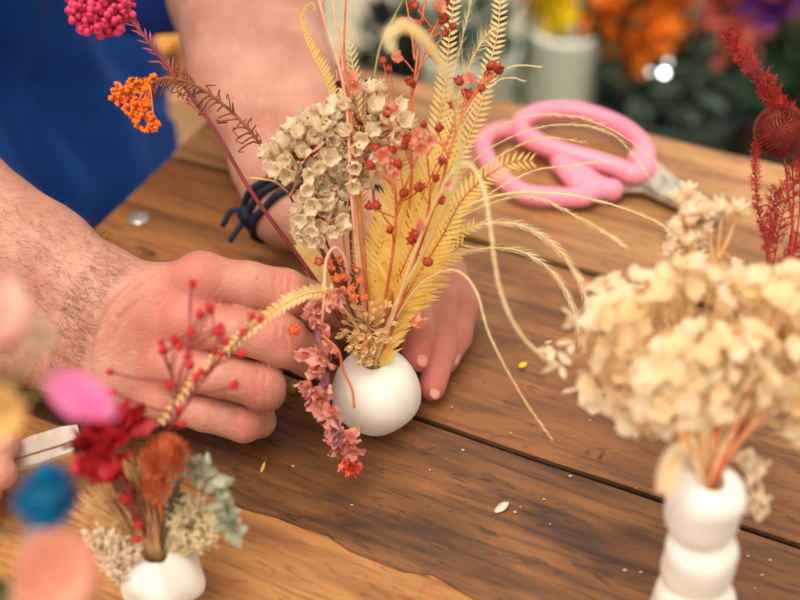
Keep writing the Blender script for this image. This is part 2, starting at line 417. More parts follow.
# far (left) hand, curling down behind the vase
fA = [C(392, 250, .566, .0115), C(411, 296, .551, .0104), C(417, 330, .541, .0092), C(416, 357, .536, .0074)]
fB = [C(420, 250, .574, .0118), C(440, 300, .562, .0105), C(440, 350, .549, .0084), C(432, 388, .540, .0068)]
fC = [C(440, 266, .582, .0115), C(458, 303, .572, .0112), C(453, 335, .560, .0095), C(443, 358, .552, .0082)]
fT = [C(320, 225, .585, .014), C(338, 265, .565, .0115), C(356, 292, .550, .0098), C(368, 312, .540, .0078)]
fX = [C(355, 240, .572, .0115), C(372, 285, .560, .010), C(384, 320, .552, .0088), C(388, 345, .548, .0075)]
fU = [C(318, 192, .598, .0165), C(312, 150, .612, .0185), C(288, 70, .650, .0255), C(272, 0, .690, .030), C(240, -85, .745, .038)]
fL = [C(287, 208, .598, .0165), C(268, 165, .612, .0185), C(234, 75, .650, .0260), C(222, 0, .690, .031), C(190, -80, .745, .038)]
fA, fB, fC, fT, fX, fU, fL = map(lift, (fA, fB, fC, fT, fX, fU, fL))
def far_sd(P):
    fg = None
    for ch in (fA, fB, fC, fX):
        s = chain_sd(P, ch, .0025); fg = s if fg is None else smin(fg, s, .0016)
    w0, w1 = fU[0][0], fL[0][0]
    pal = None
    for a, b, ra in ((w1, fX[0], .018), (w1 * .5 + w0 * .5, fA[0], .018), (w0 * .8 + w1 * .2, fB[0], .018), (w0, fC[0], .0175)):
        s = seg_sd(P, a, b[0], ra, b[1] * .98); pal = s if pal is None else smin(pal, s, .010)
    pal = smin(pal, chain_sd(P, fT, .005), .008)
    arm = smin(chain_sd(P, fU, .01), chain_sd(P, fL, .01), .022)
    out = smin(pal, arm, .018); return smin(out, fg, .005)
def box_of(chs, pad=.012):
    A = np.array([p for ch in chs for p, r in ch]); R = max(r for ch in chs for p, r in ch)
    return A.min(0) - R - pad, A.max(0) + R + pad
lo, hi = box_of((nI, nM, nR, nP, nT, nU, nL)); Vn, Fn = surfnet(near_sd, lo, hi, .0010)
lo, hi = box_of((fA, fB, fC, fT, fX, fU, fL)); Vf, Ff = surfnet(far_sd, lo, hi, .0018)
# trunk, head, upper arms and legs in one coarser surface that runs on into the forearms
FACE = Vector((.9, -.44, 0)).normalized(); LAT = Vector((FACE.y, -FACE.x, 0))      # LAT points to the person's right
BC = Vector((-.388, .738, 0))
def B_(f, l, z, r): p = BC + FACE * f + LAT * l; return (vs3((p.x, p.y, z)), r)
eR = nU[-1]; eL = (fU[-1][0] * .5 + fL[-1][0] * .5, .043)
shR = B_(.10, .19, .47, .052); shL = B_(.10, -.19, .47, .052)
neck = B_(.13, 0, .53, .055); headc = B_(.20, 0, .68, .085)
bodych = [[B_(-.01, .07, .10, .09), B_(.04, .06, .35, .11)], [B_(-.01, -.07, .10, .09), B_(.04, -.06, .35, .11)], [B_(-.02, .06, -.12, .10), B_(-.01, .07, .10, .09)],
          [B_(-.02, -.06, -.12, .10), B_(-.01, -.07, .10, .09)], [shR, B_(.07, 0, .42, .09), shL], [B_(.07, 0, .42, .07), neck, headc],
          [B_(.18, 0, .72, .082), B_(.23, 0, .64, .06)],
          [shR, (eR[0], .042)], [shL, eL], [B_(0, .09, -.12, .085), B_(.03, .10, -.40, .058), B_(.0, .11, -.68, .04), B_(.13, .13, -.725, .03)],
          [B_(0, -.09, -.12, .085), B_(.03, -.10, -.40, .058), B_(.0, -.11, -.68, .04), B_(.13, -.13, -.725, .03)]]
hd = BC + FACE * .215; hz = .66
def body_sd(P):
    out = None
    for ch in bodych:
        s = chain_sd(P, ch, .02); out = s if out is None else smin(out, s, .025)
    for f, l, z, r in ((.305, 0, .665, .013), (.285, .0, .625, .022), (.20, .088, .665, .016), (.20, -.088, .665, .016)):   # nose, mouth, ears
        c = B_(f, l, z, r); out = smin(out, np.linalg.norm(P - c[0], axis=1) - r, .014)
    return out
Vb, Fb = surfnet(body_sd, (-.75, .25, -.78), (.12, 1.2, .84), .0095, B=10)
keep = None
V = np.concatenate([Vn, Vf, Vb]); F = np.concatenate([Fn, Ff + len(Vn), Fb + len(Vn) + len(Vf)])
BO = np.array((BC.x, BC.y, -.75), np.float32)
def push(Vv, amp):                                   # soft unevenness of flesh
    return Vv
me = np_mesh('person', V - BO, F)
# skin: redder over knuckles and finger ends, a property of the skin itself
red = np.zeros(len(V), np.float32)
hot = [(C(199, 270, .48, 0)[0], .016, .55), (C(185, 318, .48, 0)[0], .022, .7), (C(172, 366, .49, 0)[0], .02, .5), (C(163, 400, .495, 0)[0], .015, .3), (C(282, 283, .485, 0)[0], .010, .8), (C(284, 341, .478, 0)[0], .011, .7),
       (C(262, 386, .482, 0)[0], .010, .7), (C(246, 424, .492, 0)[0], .010, .7), (C(417, 357, .53, 0)[0], .016, .9), (C(432, 390, .53, 0)[0], .013, 1.0), (C(450, 345, .55, 0)[0], .016, .7), (C(455, 290, .56, 0)[0], .02, .4)]
for c, s, a in hot: red += a * np.exp(-((V - c) ** 2).sum(1) / (s * s))
at = me.attributes.new('flush', 'FLOAT', 'POINT'); at.data.foreach_set('value', np.clip(red, 0, 1).astype(np.float32))
# wrinkle field: fine transverse creases at the middle finger joints and the wrist
def skin():
    m = bpy.data.materials.new('skin'); m.use_nodes = True; N = m.node_tree.nodes; L = m.node_tree.links; b = N['Principled BSDF']
    tc = N.new('ShaderNodeTexCoord')
    def nz(sc, det=3):
        n = N.new('ShaderNodeTexNoise'); n.inputs['Scale'].default_value = sc; n.inputs['Detail'].default_value = det; L.new(tc.outputs['Object'], n.inputs['Vector']); return n.outputs['Fac']
    def mix(a, c, f):
        x = N.new('ShaderNodeMix'); x.data_type = 'RGBA'
        L.new(f, x.inputs['Factor']) if not isinstance(f, float) else setattr(x.inputs['Factor'], 'default_value', f)
        for s, i in ((a, 6), (c, 7)):
            if isinstance(s, tuple): x.inputs[i].default_value = s
            else: L.new(s, x.inputs[i])
        return x.outputs[2]
    def rmp(s, a, c):
        r = N.new('ShaderNodeMapRange'); r.inputs['From Min'].default_value = a; r.inputs['From Max'].default_value = c; L.new(s, r.inputs['Value']); return r.outputs[0]
    col = mix(srgb(204, 150, 126), srgb(186, 124, 102), rmp(nz(38), .35, .68))
    col = mix(col, srgb(212, 164, 138), rmp(nz(130), .60, .85))
    col = mix(col, srgb(186, 106, 84), rmp(nz(700, 1), .66, .80))
    a = N.new('ShaderNodeAttribute'); a.attribute_name = 'flush'
    mm = N.new('ShaderNodeMath'); mm.operation = 'MULTIPLY'; mm.inputs[1].default_value = .62; L.new(a.outputs['Fac'], mm.inputs[0])
    col = mix(col, srgb(196, 88, 78), mm.outputs[0])
    L.new(col, b.inputs['Base Color']); b.inputs['Roughness'].default_value = .5; b.inputs['Specular IOR Level'].default_value = .35
    b.inputs['Subsurface Weight'].default_value = .25; b.inputs['Subsurface Radius'].default_value = (1, .35, .2); b.inputs['Subsurface Scale'].default_value = .004
    v = N.new('ShaderNodeTexVoronoi'); v.inputs['Scale'].default_value = 900; L.new(tc.outputs['Object'], v.inputs['Vector'])
    ad = N.new('ShaderNodeMath'); ad.operation = 'MULTIPLY_ADD'; ad.inputs[1].default_value = .5; L.new(v.outputs['Distance'], ad.inputs[0]); L.new(nz(420, 4), ad.inputs[2])
    bp = N.new('ShaderNodeBump'); bp.inputs['Strength'].default_value = .7; bp.inputs['Distance'].default_value = .0005
    L.new(ad.outputs[0], bp.inputs['Height']); L.new(bp.outputs[0], b.inputs['Normal'])
    return m
SKIN = skin()
person = bpy.data.objects.new('person', me); COL.objects.link(person); person.location = BO.tolist(); me.materials.append(SKIN)
tag(person, 'person in blue shirt holding flower stems in the round white vase with both hands', 'person')
bpy.context.view_layer.update()
# ---------------------------------------------------------------- clothing, children of the person
def fold(P, a=.006, f=26):
    q = P - vs3((BC.x, BC.y, 0)); an = np.arctan2(q[:, 1], q[:, 0])
    return a * (np.sin(an * 9 + P[:, 2] * 5 + .9 * np.sin(P[:, 2] * 9)) * .8 + np.sin(an * 21 - P[:, 2] * 12) * .5 + .5 * np.sin(P[:, 2] * 38 + an * 13))
sr = lambda c, dr: (c[0], c[1] + dr)
hemL = (vs3(W(172, -2, .775)), .062); hemR = (eR[0] + (shR[0] - eR[0]) * .15, .062)
shirt_ch = [[B_(.02, .07, -.16, .122), B_(0, .06, .12, .118), B_(.05, .06, .36, .138)], [B_(.02, -.07, -.16, .122), B_(0, -.06, .12, .118), B_(.05, -.06, .36, .138)],
            [sr(shR, .012), B_(.07, 0, .42, .105), sr(shL, .012)], [sr(shR, .014), hemR], [sr(shL, .014), hemL], [B_(.07, 0, .42, .085), B_(.11, 0, .50, .066)]]
def shirt_sd(P):
    out = None
    for ch in shirt_ch:
        s = chain_sd(P, ch, .02); out = s if out is None else smin(out, s, .03)
    out = out + fold(P) * .6 + .022 * np.clip((P[:, 2] + .10) / .09, 0, 1) * np.clip((.25 - P[:, 2]) / .1, 0, 1)
    ax = hemL[0] - shL[0]; ax /= np.linalg.norm(ax); cut = (P - hemL[0]) @ ax - .020
    near = np.linalg.norm(P - hemL[0], axis=1) < .16
    out = np.where(near, np.maximum(out, cut), out)
    return np.maximum(out, -(P[:, 2] + .20))
Vs_, Fs_ = surfnet(shirt_sd, (-.72, .25, -.24), (.10, 1.15, .58), .0065, B=10)
blue = mat('blue_cotton', srgb(0, 38, 116), srgb(2, 50, 134), .8, 25, bump=.5, bscale=900)
blue2 = mat('blue_apron_cotton', srgb(2, 74, 158), srgb(0, 56, 138), .8, 25, bump=.5, bscale=900)
def child_np(name, V_, F_, m, label=None):
    o = bpy.data.objects.new(name, np_mesh(name, V_ - BO, F_)); COL.objects.link(o); o.parent = person; o.data.materials.append(m)
    if label: o['label'] = label
    return o
child_np('shirt', Vs_, Fs_, blue, 'deep blue work shirt')
BCn = vs3((BC.x, BC.y, 0)); FN = vs3(FACE); LN = vs3(LAT)
def apron_sd(P):
    q = P - BCn; f = q @ FN; l = q @ LN; z = P[:, 2]
    fl = np.clip((.10 - z) / .3, 0, 1)
    s = seg_sd(P, B_(.02, .04, -.50, 0)[0], B_(.035, .04, .30, 0)[0], .160, .128)
    s2 = seg_sd(P, B_(.02, -.06, -.50, 0)[0], B_(.035, -.06, .30, 0)[0], .160, .128)
    s = smin(s, s2, .03) + fold(P, .013, 34) + .034 * np.clip((z + .10) / .08, 0, 1)
    return np.maximum(s, np.maximum(.075 - f + .012 * np.sin(z * 30), np.maximum(z - .33, -z - .48)))
Va_, Fa_ = surfnet(apron_sd, (-.6, .35, -.55), (.1, 1.1, .36), .006, B=10)
child_np('apron', Va_, Fa_, blue2, 'brighter blue apron front')
def trouser_sd(P):
    out = None
    for sgn in (1, -1):
        s = chain_sd(P, [B_(-.01, .07 * sgn, -.10, .135), B_(.03, .095 * sgn, -.40, .085), B_(0, .11 * sgn, -.70, .065)], .02); out = s if out is None else smin(out, s, .02)
    out = out + fold(P, .004, 40); return np.maximum(out, np.maximum(P[:, 2] + .15, -P[:, 2] - .71))
Vt_, Ft_ = surfnet(trouser_sd, (-.65, .35, -.76), (0, 1.1, -.1), .009, B=10)
child_np('trousers', Vt_, Ft_, mat('dark_denim', srgb(24, 30, 48), srgb(34, 42, 62), .9, 30))
def hair_sd(P):
    c = B_(.165, 0, .715, .098); s = np.linalg.norm(P - c[0], axis=1) - c[1]
    return np.maximum(s + .003 * np.sin(P[:, 0] * 300) * np.sin(P[:, 1] * 280), ((P - B_(.245, 0, .70, 0)[0]) @ (FN + vs3((0, 0, -.9)))) )
Vh_, Fh_ = surfnet(hair_sd, (-.35, .4, .55), (.1, .9, .85), .005, B=10)
child_np('hair', Vh_, Fh_, mat('brown_hair', srgb(60, 42, 30), srgb(90, 64, 44), .7, 200))
for l in (.032, -.032):
    c = B_(.287, l, .690, 0)[0]; mb = MB(); mb.ball(c, .011, 12, 8)
    mb.build('eye', mat('eye_white', srgb(225, 222, 215), srgb(225, 222, 215), .3), person)
    mb = MB(); mb.ball(Vector(c.tolist()) + FACE * .0075, .0055, 10, 6); mb.build('iris', mat('iris_brown', srgb(50, 34, 24), None, .2), person)
# finger nails
nailm = mat('nail', srgb(224, 156, 136), srgb(218, 144, 124), .25, 300)
def nail(c, d, n, L, w):
    c = Vector(c); d = Vector(d).normalized(); n = Vector(n); n = (n - d * n.dot(d)).normalized(); sd = d.cross(n); vs = []; fs = []; K = 6
    for i in range(K + 1):
        t = i / K - .5
        wl = w * math.sqrt(max(.05, 1 - (max(0, abs(t) * 2 - .25) / .78) ** 2.4))
        for j in range(5):
            q = (j - 2) / 2
            vs.append(c + d * (t * L) + sd * (q * wl * .5) - n * (.28 * w * q * q * .5 + .0006 * (2 * t) ** 2 * (1 if t > 0 else .8)))
    for i in range(K):
        for j in range(4):
            a = i * 5 + j; fs.append((a, a + 1, a + 6, a + 5))
    mb = MB(); mb.add(vs, fs); o = mb.build('fingernail', nailm, person)
    so = o.modifiers.new('t', 'SOLIDIFY'); so.thickness = .0005; so.offset = -1
def on_surface(f, p, n, r=.03):
    """walk from outside along -n to the surface"""
    p = Vector(p) + Vector(n).normalized() * r; n = Vector(n).normalized()
    for _ in range(60):
        s = float(f(np.array([p], np.float32))[0])
        if s < .0001: break
        p = p - n * max(s * .6, .0001)
    return p
def nail_on(f, ch, i, n, L, w, off=0.0):
    a = Vector(ch[i - 1][0].tolist()); b = Vector(ch[i][0].tolist()); d = (b - a).normalized(); c = b + d * off
    n = Vector(n); p = on_surface(f, c, n); e = .0008
    g = Vector([float(f(np.array([p + v * e], np.float32))[0] - f(np.array([p - v * e], np.float32))[0]) for v in (Vector((1, 0, 0)), Vector((0, 1, 0)), Vector((0, 0, 1)))])
    nail(p + g.normalized() * .0005, d, g, L, w)
nail_on(far_sd, fA, 3, -VIEW + RIGHT * .55 + UP * .1, .0078, .0066, .0012)
nail_on(far_sd, fB, 3, -VIEW + RIGHT * .35 - UP * .1, .0072, .0060, .0012)
nail_on(far_sd, fC, 3, -VIEW * .4 + RIGHT * 1., .0072, .0060, .001)
# dark strap on the far wrist
wc = (Vector(fU[0][0].tolist()) + Vector(fL[0][0].tolist())) / 2; w2 = (Vector(fU[1][0].tolist()) + Vector(fL[1][0].tolist())) / 2
axd = (w2 - wc).normalized(); ctr = wc + axd * -.004
e1 = (Vector(fU[0][0].tolist()) - Vector(fL[0][0].tolist())); e1 = (e1 - axd * e1.dot(axd)).normalized(); e2 = axd.cross(e1)
strap = empty('wristband', ctr, 'dark navy cord wristband on the far wrist behind the cream flowers', 'wristband')
for k, o_ in enumerate((-.0055, 0, .0055)):
    mb = MB(); pts = []
    for i in range(49):
        a = 2 * PI * i / 48; dr = e1 * math.cos(a) + e2 * math.sin(a); c = ctr + axd * (o_ + .0012 * math.sin(a * 3 + k))
        pts.append(on_surface(far_sd, c, dr, .045) + dr * (.0012 + .0006 * math.sin(a * 9 + k * 2)))
    mb.tube(pts, .0021, 6, False); mb.build('cord', mat('navy_cord', srgb(14, 22, 40), srgb(30, 42, 62), .7, 400), strap)
mb = MB(); kp = on_surface(far_sd, ctr, -e1 + e2 * (.35 if e2.dot(-VIEW) > 0 else -.35), .045)
mb.ball(kp, .0055, 12, 8, jit=.1); mb.tube(spline([kp, kp - RIGHT * .008 + UP * .003, kp - RIGHT * .014 - UP * .006], 8), .0016, 6); mb.tube(spline([kp, kp - RIGHT * .006 - UP * .008, kp - RIGHT * .010 - UP * .014], 8), .0016, 6)
mb.build('knot', MATS['navy_cord'], strap)
# hair on both forearms: countless, one object each
hm = mat('arm_hair', srgb(124, 82, 50), srgb(94, 60, 38), .6, 50)
def arm_hair(f, U_, L_, n, seed, along, spread=1.0):
    r = np.random.RandomState(seed); C0 = []; AX = []; DR = []
    for _ in range(n):
        t = r.rand() * (len(along) - 1); k = min(int(t), len(along) - 2); tt = t - k
        i0, i1 = along[k], along[k + 1]
        A = (U_[i0][0] + L_[i0][0]) / 2; B = (U_[i1][0] + L_[i1][0]) / 2; ax = (A - B) / np.linalg.norm(A - B)
        dr = -vs3(VIEW) * r.uniform(-.3, 1) + vs3(UP) * r.uniform(-1, 1) * spread + vs3(RIGHT) * r.uniform(-1, 1); dr = dr - ax * (dr @ ax); dr /= np.linalg.norm(dr)
        C0.append(A + (B - A) * tt); AX.append(ax); DR.append(dr)
    C0 = np.array(C0, np.float32); AX = np.array(AX, np.float32); DR = np.array(DR, np.float32); Q = C0 + DR * .06
    for _ in range(22): Q = Q - DR * np.maximum(f(Q), 0)[:, None] * .8
    mb = MB()
    for i in range(n):
        p = Vector(Q[i].tolist()); ax = Vector(AX[i].tolist()); dr = Vector(DR[i].tolist())
        d = (ax * r.uniform(.5, 1.1) + dr * r.uniform(.1, .4) + Vector(r.normal(0, .3, 3).tolist())).normalized(); L = r.uniform(.004, .009)
        sd = d.cross(dr).normalized() * .000055
        q0 = p - dr * .0003; q1 = p + d * L * .5 + dr * .0006; q2 = p + d * L - dr * .0004
        mb.add([q0 - sd, q0 + sd, q1 + sd, q1 - sd, q2], [(0, 1, 2, 3), (3, 2, 4)])
    o = mb.build('arm_hair', hm, person); o['kind'] = 'stuff'
arm_hair(near_sd, nU, nL, 4200, 3, [0, 1, 2, 3])
arm_hair(far_sd, fU, fL, 500, 4, [1, 2, 3])
# ---------------------------------------------------------------- little clay vases
clay = mat('white_clay', srgb(238, 230, 217), srgb(224, 214, 198), .62, 40, bump=.25, bscale=160, sss=.1)
def clay_vase(name, label, f, lo, hi, h, base):
    V_, F_ = surfnet(f, lo, hi, h); o = bpy.data.objects.new(name, np_mesh(name, V_ - vs3(base), F_)); COL.objects.link(o)
    o.location = base; o.data.materials.append(clay); return tag(o, label, 'vase')
VC = W(376, 392, .5215); VC.z = .0198
vc = vs3(VC)
def dent(P, a, f, s=0.0):
    return a * (np.sin(P[:, 0] * f + s) * np.sin(P[:, 1] * f * 1.1 + s * 2) + .6 * np.sin(P[:, 2] * f * 1.3 + P[:, 0] * f * .7 + s))
def ball_sd(P):
    q = P - vc; s = np.linalg.norm(q * vs3((1, 1, 1.0)), axis=1) - .0209 + dent(P, .00045, 190)
    hole = np.maximum(np.hypot(q[:, 0] + .001, q[:, 1]) - .0048, -(q[:, 2] - .002))
    s = np.maximum(s, -hole); return np.maximum(s, -(P[:, 2] - .0002))
clay_vase('bud_vase', 'round white clay bud vase held between both hands', ball_sd, vc - .024, vc + .024, .0008, (VC.x, VC.y, 0))
rings = [(W(704, 505, .385), .0130), (W(699, 558, .400), .0128), (W(692, 606, .4125), .0148)]
rings.append((Vector((rings[2][0].x + .001, rings[2][0].y - .001, .0165)), .0158))
def stack_sd(P):
    out = None
    for i, (c, r) in enumerate(rings):
        q = P - vs3(c); hh = .0142; rr = .0088
        d2 = np.stack([np.hypot(q[:, 0], q[:, 1]) - (r - rr), np.abs(q[:, 2]) - (hh - rr)], 1)
        s = np.linalg.norm(np.maximum(d2, 0), axis=1) + np.minimum(d2.max(1), 0) - rr
        out = s if out is None else smin(out, s, .0022)
    out = out + dent(P, .00035, 260, 1)
    q = P - vs3(rings[0][0])
    hole = np.maximum(np.hypot(q[:, 0], q[:, 1]) - .0048, -(q[:, 2] + .012))
    return np.maximum(np.maximum(out, -hole), -(P[:, 2] - .0002))
b4 = rings[3][0]
clay_vase('bud_vase', 'tall white clay bud vase of stacked rounded rings under the cream hydrangea', stack_sd, (b4.x - .025, b4.y - .025, -.004), (b4.x + .025, b4.y + .03, .112), .0008, (b4.x, b4.y, 0))
LC = W(161, 573, .449); LC.z = .0172; lc = vs3(LC)
def lump_sd(P):
    q = P - lc; an = np.arctan2(q[:, 1], q[:, 0])
    s = np.linalg.norm(q * vs3((1, 1, 1.02)), axis=1) - .0168 - .0009 * np.cos(an * 5 + 1) * np.clip(1 - np.abs(q[:, 2]) / .02, 0, 1) + dent(P, .0009, 250, 2)
    hole = np.maximum(np.hypot(q[:, 0], q[:, 1]) - .0052, -q[:, 2]); s = np.maximum(s, -hole); return np.maximum(s, -(P[:, 2] - .0002))
clay_vase('bud_vase', 'small lumpy white clay bud vase at the lower left of the table', lump_sd, lc - .022, lc + .022, .0008, (LC.x, LC.y, 0))
# ---------------------------------------------------------------- plants
M0 = Vector((VC.x, VC.y, .024)); MT = Vector((VC.x, VC.y - .002, .040))
MR = Vector(rings[0][0]) + Vector((0, 0, .004)); ML = Vector((LC.x, LC.y, .020))
P = {}
P['cream'] = mat('cream_petal', srgb(255, 243, 216), srgb(255, 230, 190), .7, 300, trans=.5)
P['tan'] = mat('tan_petal', srgb(252, 224, 172), srgb(240, 204, 144), .7, 200, trans=.4)
P['yfrond'] = mat('yellow_frond', srgb(255, 232, 142), srgb(255, 220, 116), .6, 90, trans=.6)
P['pfrond'] = mat('pale_yellow_frond', srgb(253, 230, 164), srgb(248, 216, 136), .6, 90, trans=.5)
P['berry'] = mat('rust_red_pod', srgb(190, 70, 38), srgb(142, 42, 24), .6, 400, trans=.1)
P['peachp'] = mat('peach_petal', srgb(248, 184, 154), srgb(240, 150, 116), .6, 200, trans=.4)
P['ostem'] = mat('orange_stem', srgb(210, 116, 62), srgb(180, 80, 42), .55, 90)
P['pstem'] = mat('dusty_pink_stem', srgb(232, 176, 142), srgb(206, 140, 108), .55, 90)
P['rstem'] = mat('dark_red_stem', srgb(146, 50, 52), srgb(112, 34, 36), .55, 90)
P['bstem'] = mat('brown_stem', srgb(150, 84, 44), srgb(104, 56, 32), .6, 90)
P['magenta'] = mat('magenta_bud', srgb(222, 66, 104), srgb(196, 36, 78), .6, 200)
P['orange'] = mat('bright_orange_floret', srgb(250, 138, 24), srgb(238, 104, 12), .6, 200, trans=.15)
P['salmon'] = mat('salmon_petal', srgb(240, 156, 142), srgb(218, 112, 102), .7, 160, trans=.35, c3=srgb(246, 182, 160))
P['scarlet'] = mat('scarlet_tip', srgb(236, 70, 40), srgb(250, 220, 190), .6, 300, trans=.2, c3=srgb(240, 90, 50))
P['plume'] = mat('pale_plume', srgb(255, 242, 202), srgb(250, 228, 166), .6, 60, trans=.5)
P['green'] = mat('olive_stem', srgb(176, 160, 84), srgb(130, 130, 66), .6, 60)
P['hyd'] = mat('cream_hydrangea_petal', srgb(255, 242, 214), srgb(255, 228, 178), .7, 30, trans=.5)
P['crim'] = mat('crimson_petal', srgb(160, 16, 30), srgb(120, 6, 20), .55, 60, trans=.3, c3=srgb(184, 26, 36))
P['rust'] = mat('rust_scale', srgb(228, 122, 66), srgb(170, 72, 40), .6, 200)
P['sage'] = mat('sage_leaf', srgb(196, 196, 168), srgb(140, 142, 112), .7, 120, trans=.15)
P['gstem'] = mat('grey_green_stem', srgb(110, 104, 78), srgb(78, 78, 60), .7, 90)
P['moss'] = mat('cream_moss', srgb(255, 240, 196), srgb(248, 226, 172), .8, 200, trans=.3)
P['straw'] = mat('straw_grass', srgb(232, 184, 124), srgb(208, 150, 92), .7, 90, trans=.2)
P['redf'] = mat('red_fern', srgb(180, 40, 28), srgb(146, 24, 18), .6, 90, trans=.15)
P['seed'] = mat('maroon_seed_head', srgb(158, 58, 40), srgb(104, 30, 24), .7, 300)
def plant(name, label, cat, base, group=None): return empty(name, base, label, cat, group)
def proto_mesh(name, fn, m):
    mb = MB(); fn(mb); me = mb.mesh(name); me.materials.append(m); return me
def put(name, me, root, pos, direction, scale=1.0, spin=None):
    o = bpy.data.objects.new(name, me); COL.objects.link(o); o.parent = root; o.location = Vector(pos) - Vector(root.location)
    o.rotation_mode = 'QUATERNION'
    o.rotation_quaternion = Vector((0, 0, 1)).rotation_difference(Vector(direction).normalized()) @ Quaternion((0, 0, 1), random.uniform(0, 6.28) if spin is None else spin)
    o.scale = (scale,) * 3; return o
def stem(root, pts, r, m, seg=6, n=26, name='stem'):
    pts = spline(pts, n); mb = MB(); rr = [r * (1.0 - .45 * i / (n - 1)) for i in range(n)]; mb.tube(pts, rr, seg); mb.build(name, m, root); return pts
def cup_floret(mb, n=5, L=.0045, w=.0045, open_=.75, crum=.10):
    for k in range(n):
        a = 2 * PI * k / n + random.uniform(-.2, .2); out = Vector((math.cos(a), math.sin(a), 0)); d = (out * open_ + Vector((0, 0, 1))).normalized()
        mb.leaf(Vector((0, 0, 0)), d, Vector((0, 0, 1)) - out, L * random.uniform(.85, 1.1), w, .2, .35, 4, .5, crum, .7)
def cluster(root, meshes, spots, stem_pts, r=.00035, m=None, scale=(.8, 1.2), name='floret', out=None):
    """florets at spots, each on a fine stalk from the nearest lower point of the stem"""
    mb = MB(); c0 = sum((Vector(s) for s in spots), Vector()) / len(spots)
    for s in spots:
        s = Vector(s); q = min(stem_pts, key=lambda p: (p - s).length + (.02 if p.z > s.z - .004 else 0))
        mid = q.lerp(s, .6) + Vector((0, 0, -.0015)); mb.tube([q, mid, s], r, 4)
        d = (s - c0).normalized() + (s - q).normalized() * .6 + rnd_dir() * .35 - VIEW * .7
        put(name, random.choice(meshes), root, s, d, random.uniform(*scale))
    mb.build('stalks', m or P['ostem'], root)
def inside(x, y, poly):
    c = False; n = len(poly)
    for i in range(n):
        (x1, y1), (x2, y2) = poly[i], poly[i - 1]
        if (y1 > y) != (y2 > y) and x < (x2 - x1) * (y - y1) / (y2 - y1) + x1: c = not c
    return c
def scatter(poly, n, d0, dd, mind=6):
    xs = [p[0] for p in poly]; ys = [p[1] for p in poly]; out = []; px = []; tries = 0
    while len(out) < n and tries < 6000:
        tries += 1; x = random.uniform(min(xs), max(xs)); y = random.uniform(min(ys), max(ys)); d = d0 + random.uniform(-dd, dd)
        if inside(x, y, poly) and all((x - a) ** 2 + (y - b) ** 2 + ((d - c) * 2000) ** 2 > mind ** 2 for a, b, c in px):
            px.append((x, y, d)); out.append(W(x, y, d))
    return out
# -- statice
random.seed(11)
stat = [proto_mesh('floret', lambda mb: cup_floret(mb, 6, .0066, .0072, random.uniform(1.0, 1.6), .12), P['cream']) for _ in range(4)]
small = [proto_mesh('floret', lambda mb: cup_floret(mb, 5, .0040, .0026, random.uniform(.5, 1.1), .05), P['tan']) for _ in range(3)]
def statice(label, path, poly, n, d0, dd, meshes=stat, m=None, scale=(.72, 1.05), mind=6, r=.0009):
    root = plant('statice_sprig', label, 'dried flower', M0, 'dried stems in the round vase')
    sp = stem(root, [M0, MT + Vector((random.uniform(-.004, .004), 0, 0))] + WP(path), r, m or P['bstem'])
    cluster(root, meshes, scatter(poly, n, d0, dd, mind), sp[8:], .00035, m or P['ostem'], scale); return root
statice('large papery cream statice head leaning to the left side of the bouquet', [(345, 290, .505), (322, 230, .50), (308, 190, .497), (292, 165, .495)], [(271, 152), (282, 140), (300, 122), (325, 108), (338, 130), (335, 170), (318, 200), (312, 235), (300, 228), (302, 192), (290, 175), (276, 168)], 84, .490, .008, mind=5.2)
statice('tall papery cream statice head just right of the large one', [(356, 290, .507), (350, 220, .503), (352, 160, .50), (362, 125, .498)], [(325, 108), (345, 95), (372, 88), (392, 92), (405, 112), (398, 148), (378, 172), (352, 190), (332, 182), (332, 135)], 84, .495, .008, mind=5.2)
statice('lower cream statice tuft facing the near hand behind the thin red stem', [(350, 300, .508), (335, 260, .505), (322, 235, .503)], [(300, 200), (322, 190), (345, 196), (348, 215), (335, 232), (318, 240), (302, 232)], 44, .495, .006, mind=5)
statice('short cream tuft spilling over the rim of the round vase', [(368, 335, .506), (366, 322, .500)], [(345, 312), (362, 300), (388, 304), (396, 318), (388, 340), (378, 352), (366, 372), (356, 352), (344, 336)], 60, .497, .005, small, P['tan'], (.7, 1.1), 5)
# -- fern fronds
def frond(label, path, L, mat_, sides=(1, -1), step=.0022, name='fern_frond', M=M0, group='dried stems in the round vase', start=.3, width=.30, ang=.9, base_pts=True, r=.0006, nrm=None, cat='dried fern', prof=None, smat=None):
    root = plant(name, label, cat, M, group)
    pts = ([M] + ([MT] if M is M0 else []) if base_pts else []) + WP(path); n = 60; sp = spline(pts, n); mb = MB(); mb.tube(sp, [r * (1 - .7 * i / n) for i in range(n)], 5)
    mb.build('stem', smat or mat_, root)
    mb = MB(); ln = 0; last = 0; tot = sum((sp[i + 1] - sp[i]).length for i in range(n - 1)); k = 0; acc = 0
    for i in range(n - 1):
        sgl = (sp[i + 1] - sp[i]).length
        while last <= acc + sgl:
            t = last / tot
            if t > start:
                p = sp[i].lerp(sp[i + 1], (last - acc) / max(sgl, 1e-9)); tg = (sp[i + 1] - sp[i]).normalized()
                nn = nrm or -VIEW; sdv = tg.cross(nn).normalized(); u = (t - start) / (1 - start)
                l = L * (prof(u) if prof else (math.sin(PI * min(1, .22 + .78 * u)) ** .7 + .12))
                for s in sides:
                    d = (sdv * s * math.sin(ang) + tg * math.cos(ang) + nn * random.uniform(-.25, .25)).normalized()
                    mb.leaf(p, d, nn + sdv * s * .3, l * random.uniform(.85, 1.1), l * width, .15, random.uniform(-.15, .25), 3, .35, .03, .4)
            last += step
        acc += sgl
    mb.build('leaflets', mat_, root); return root
random.seed(5)
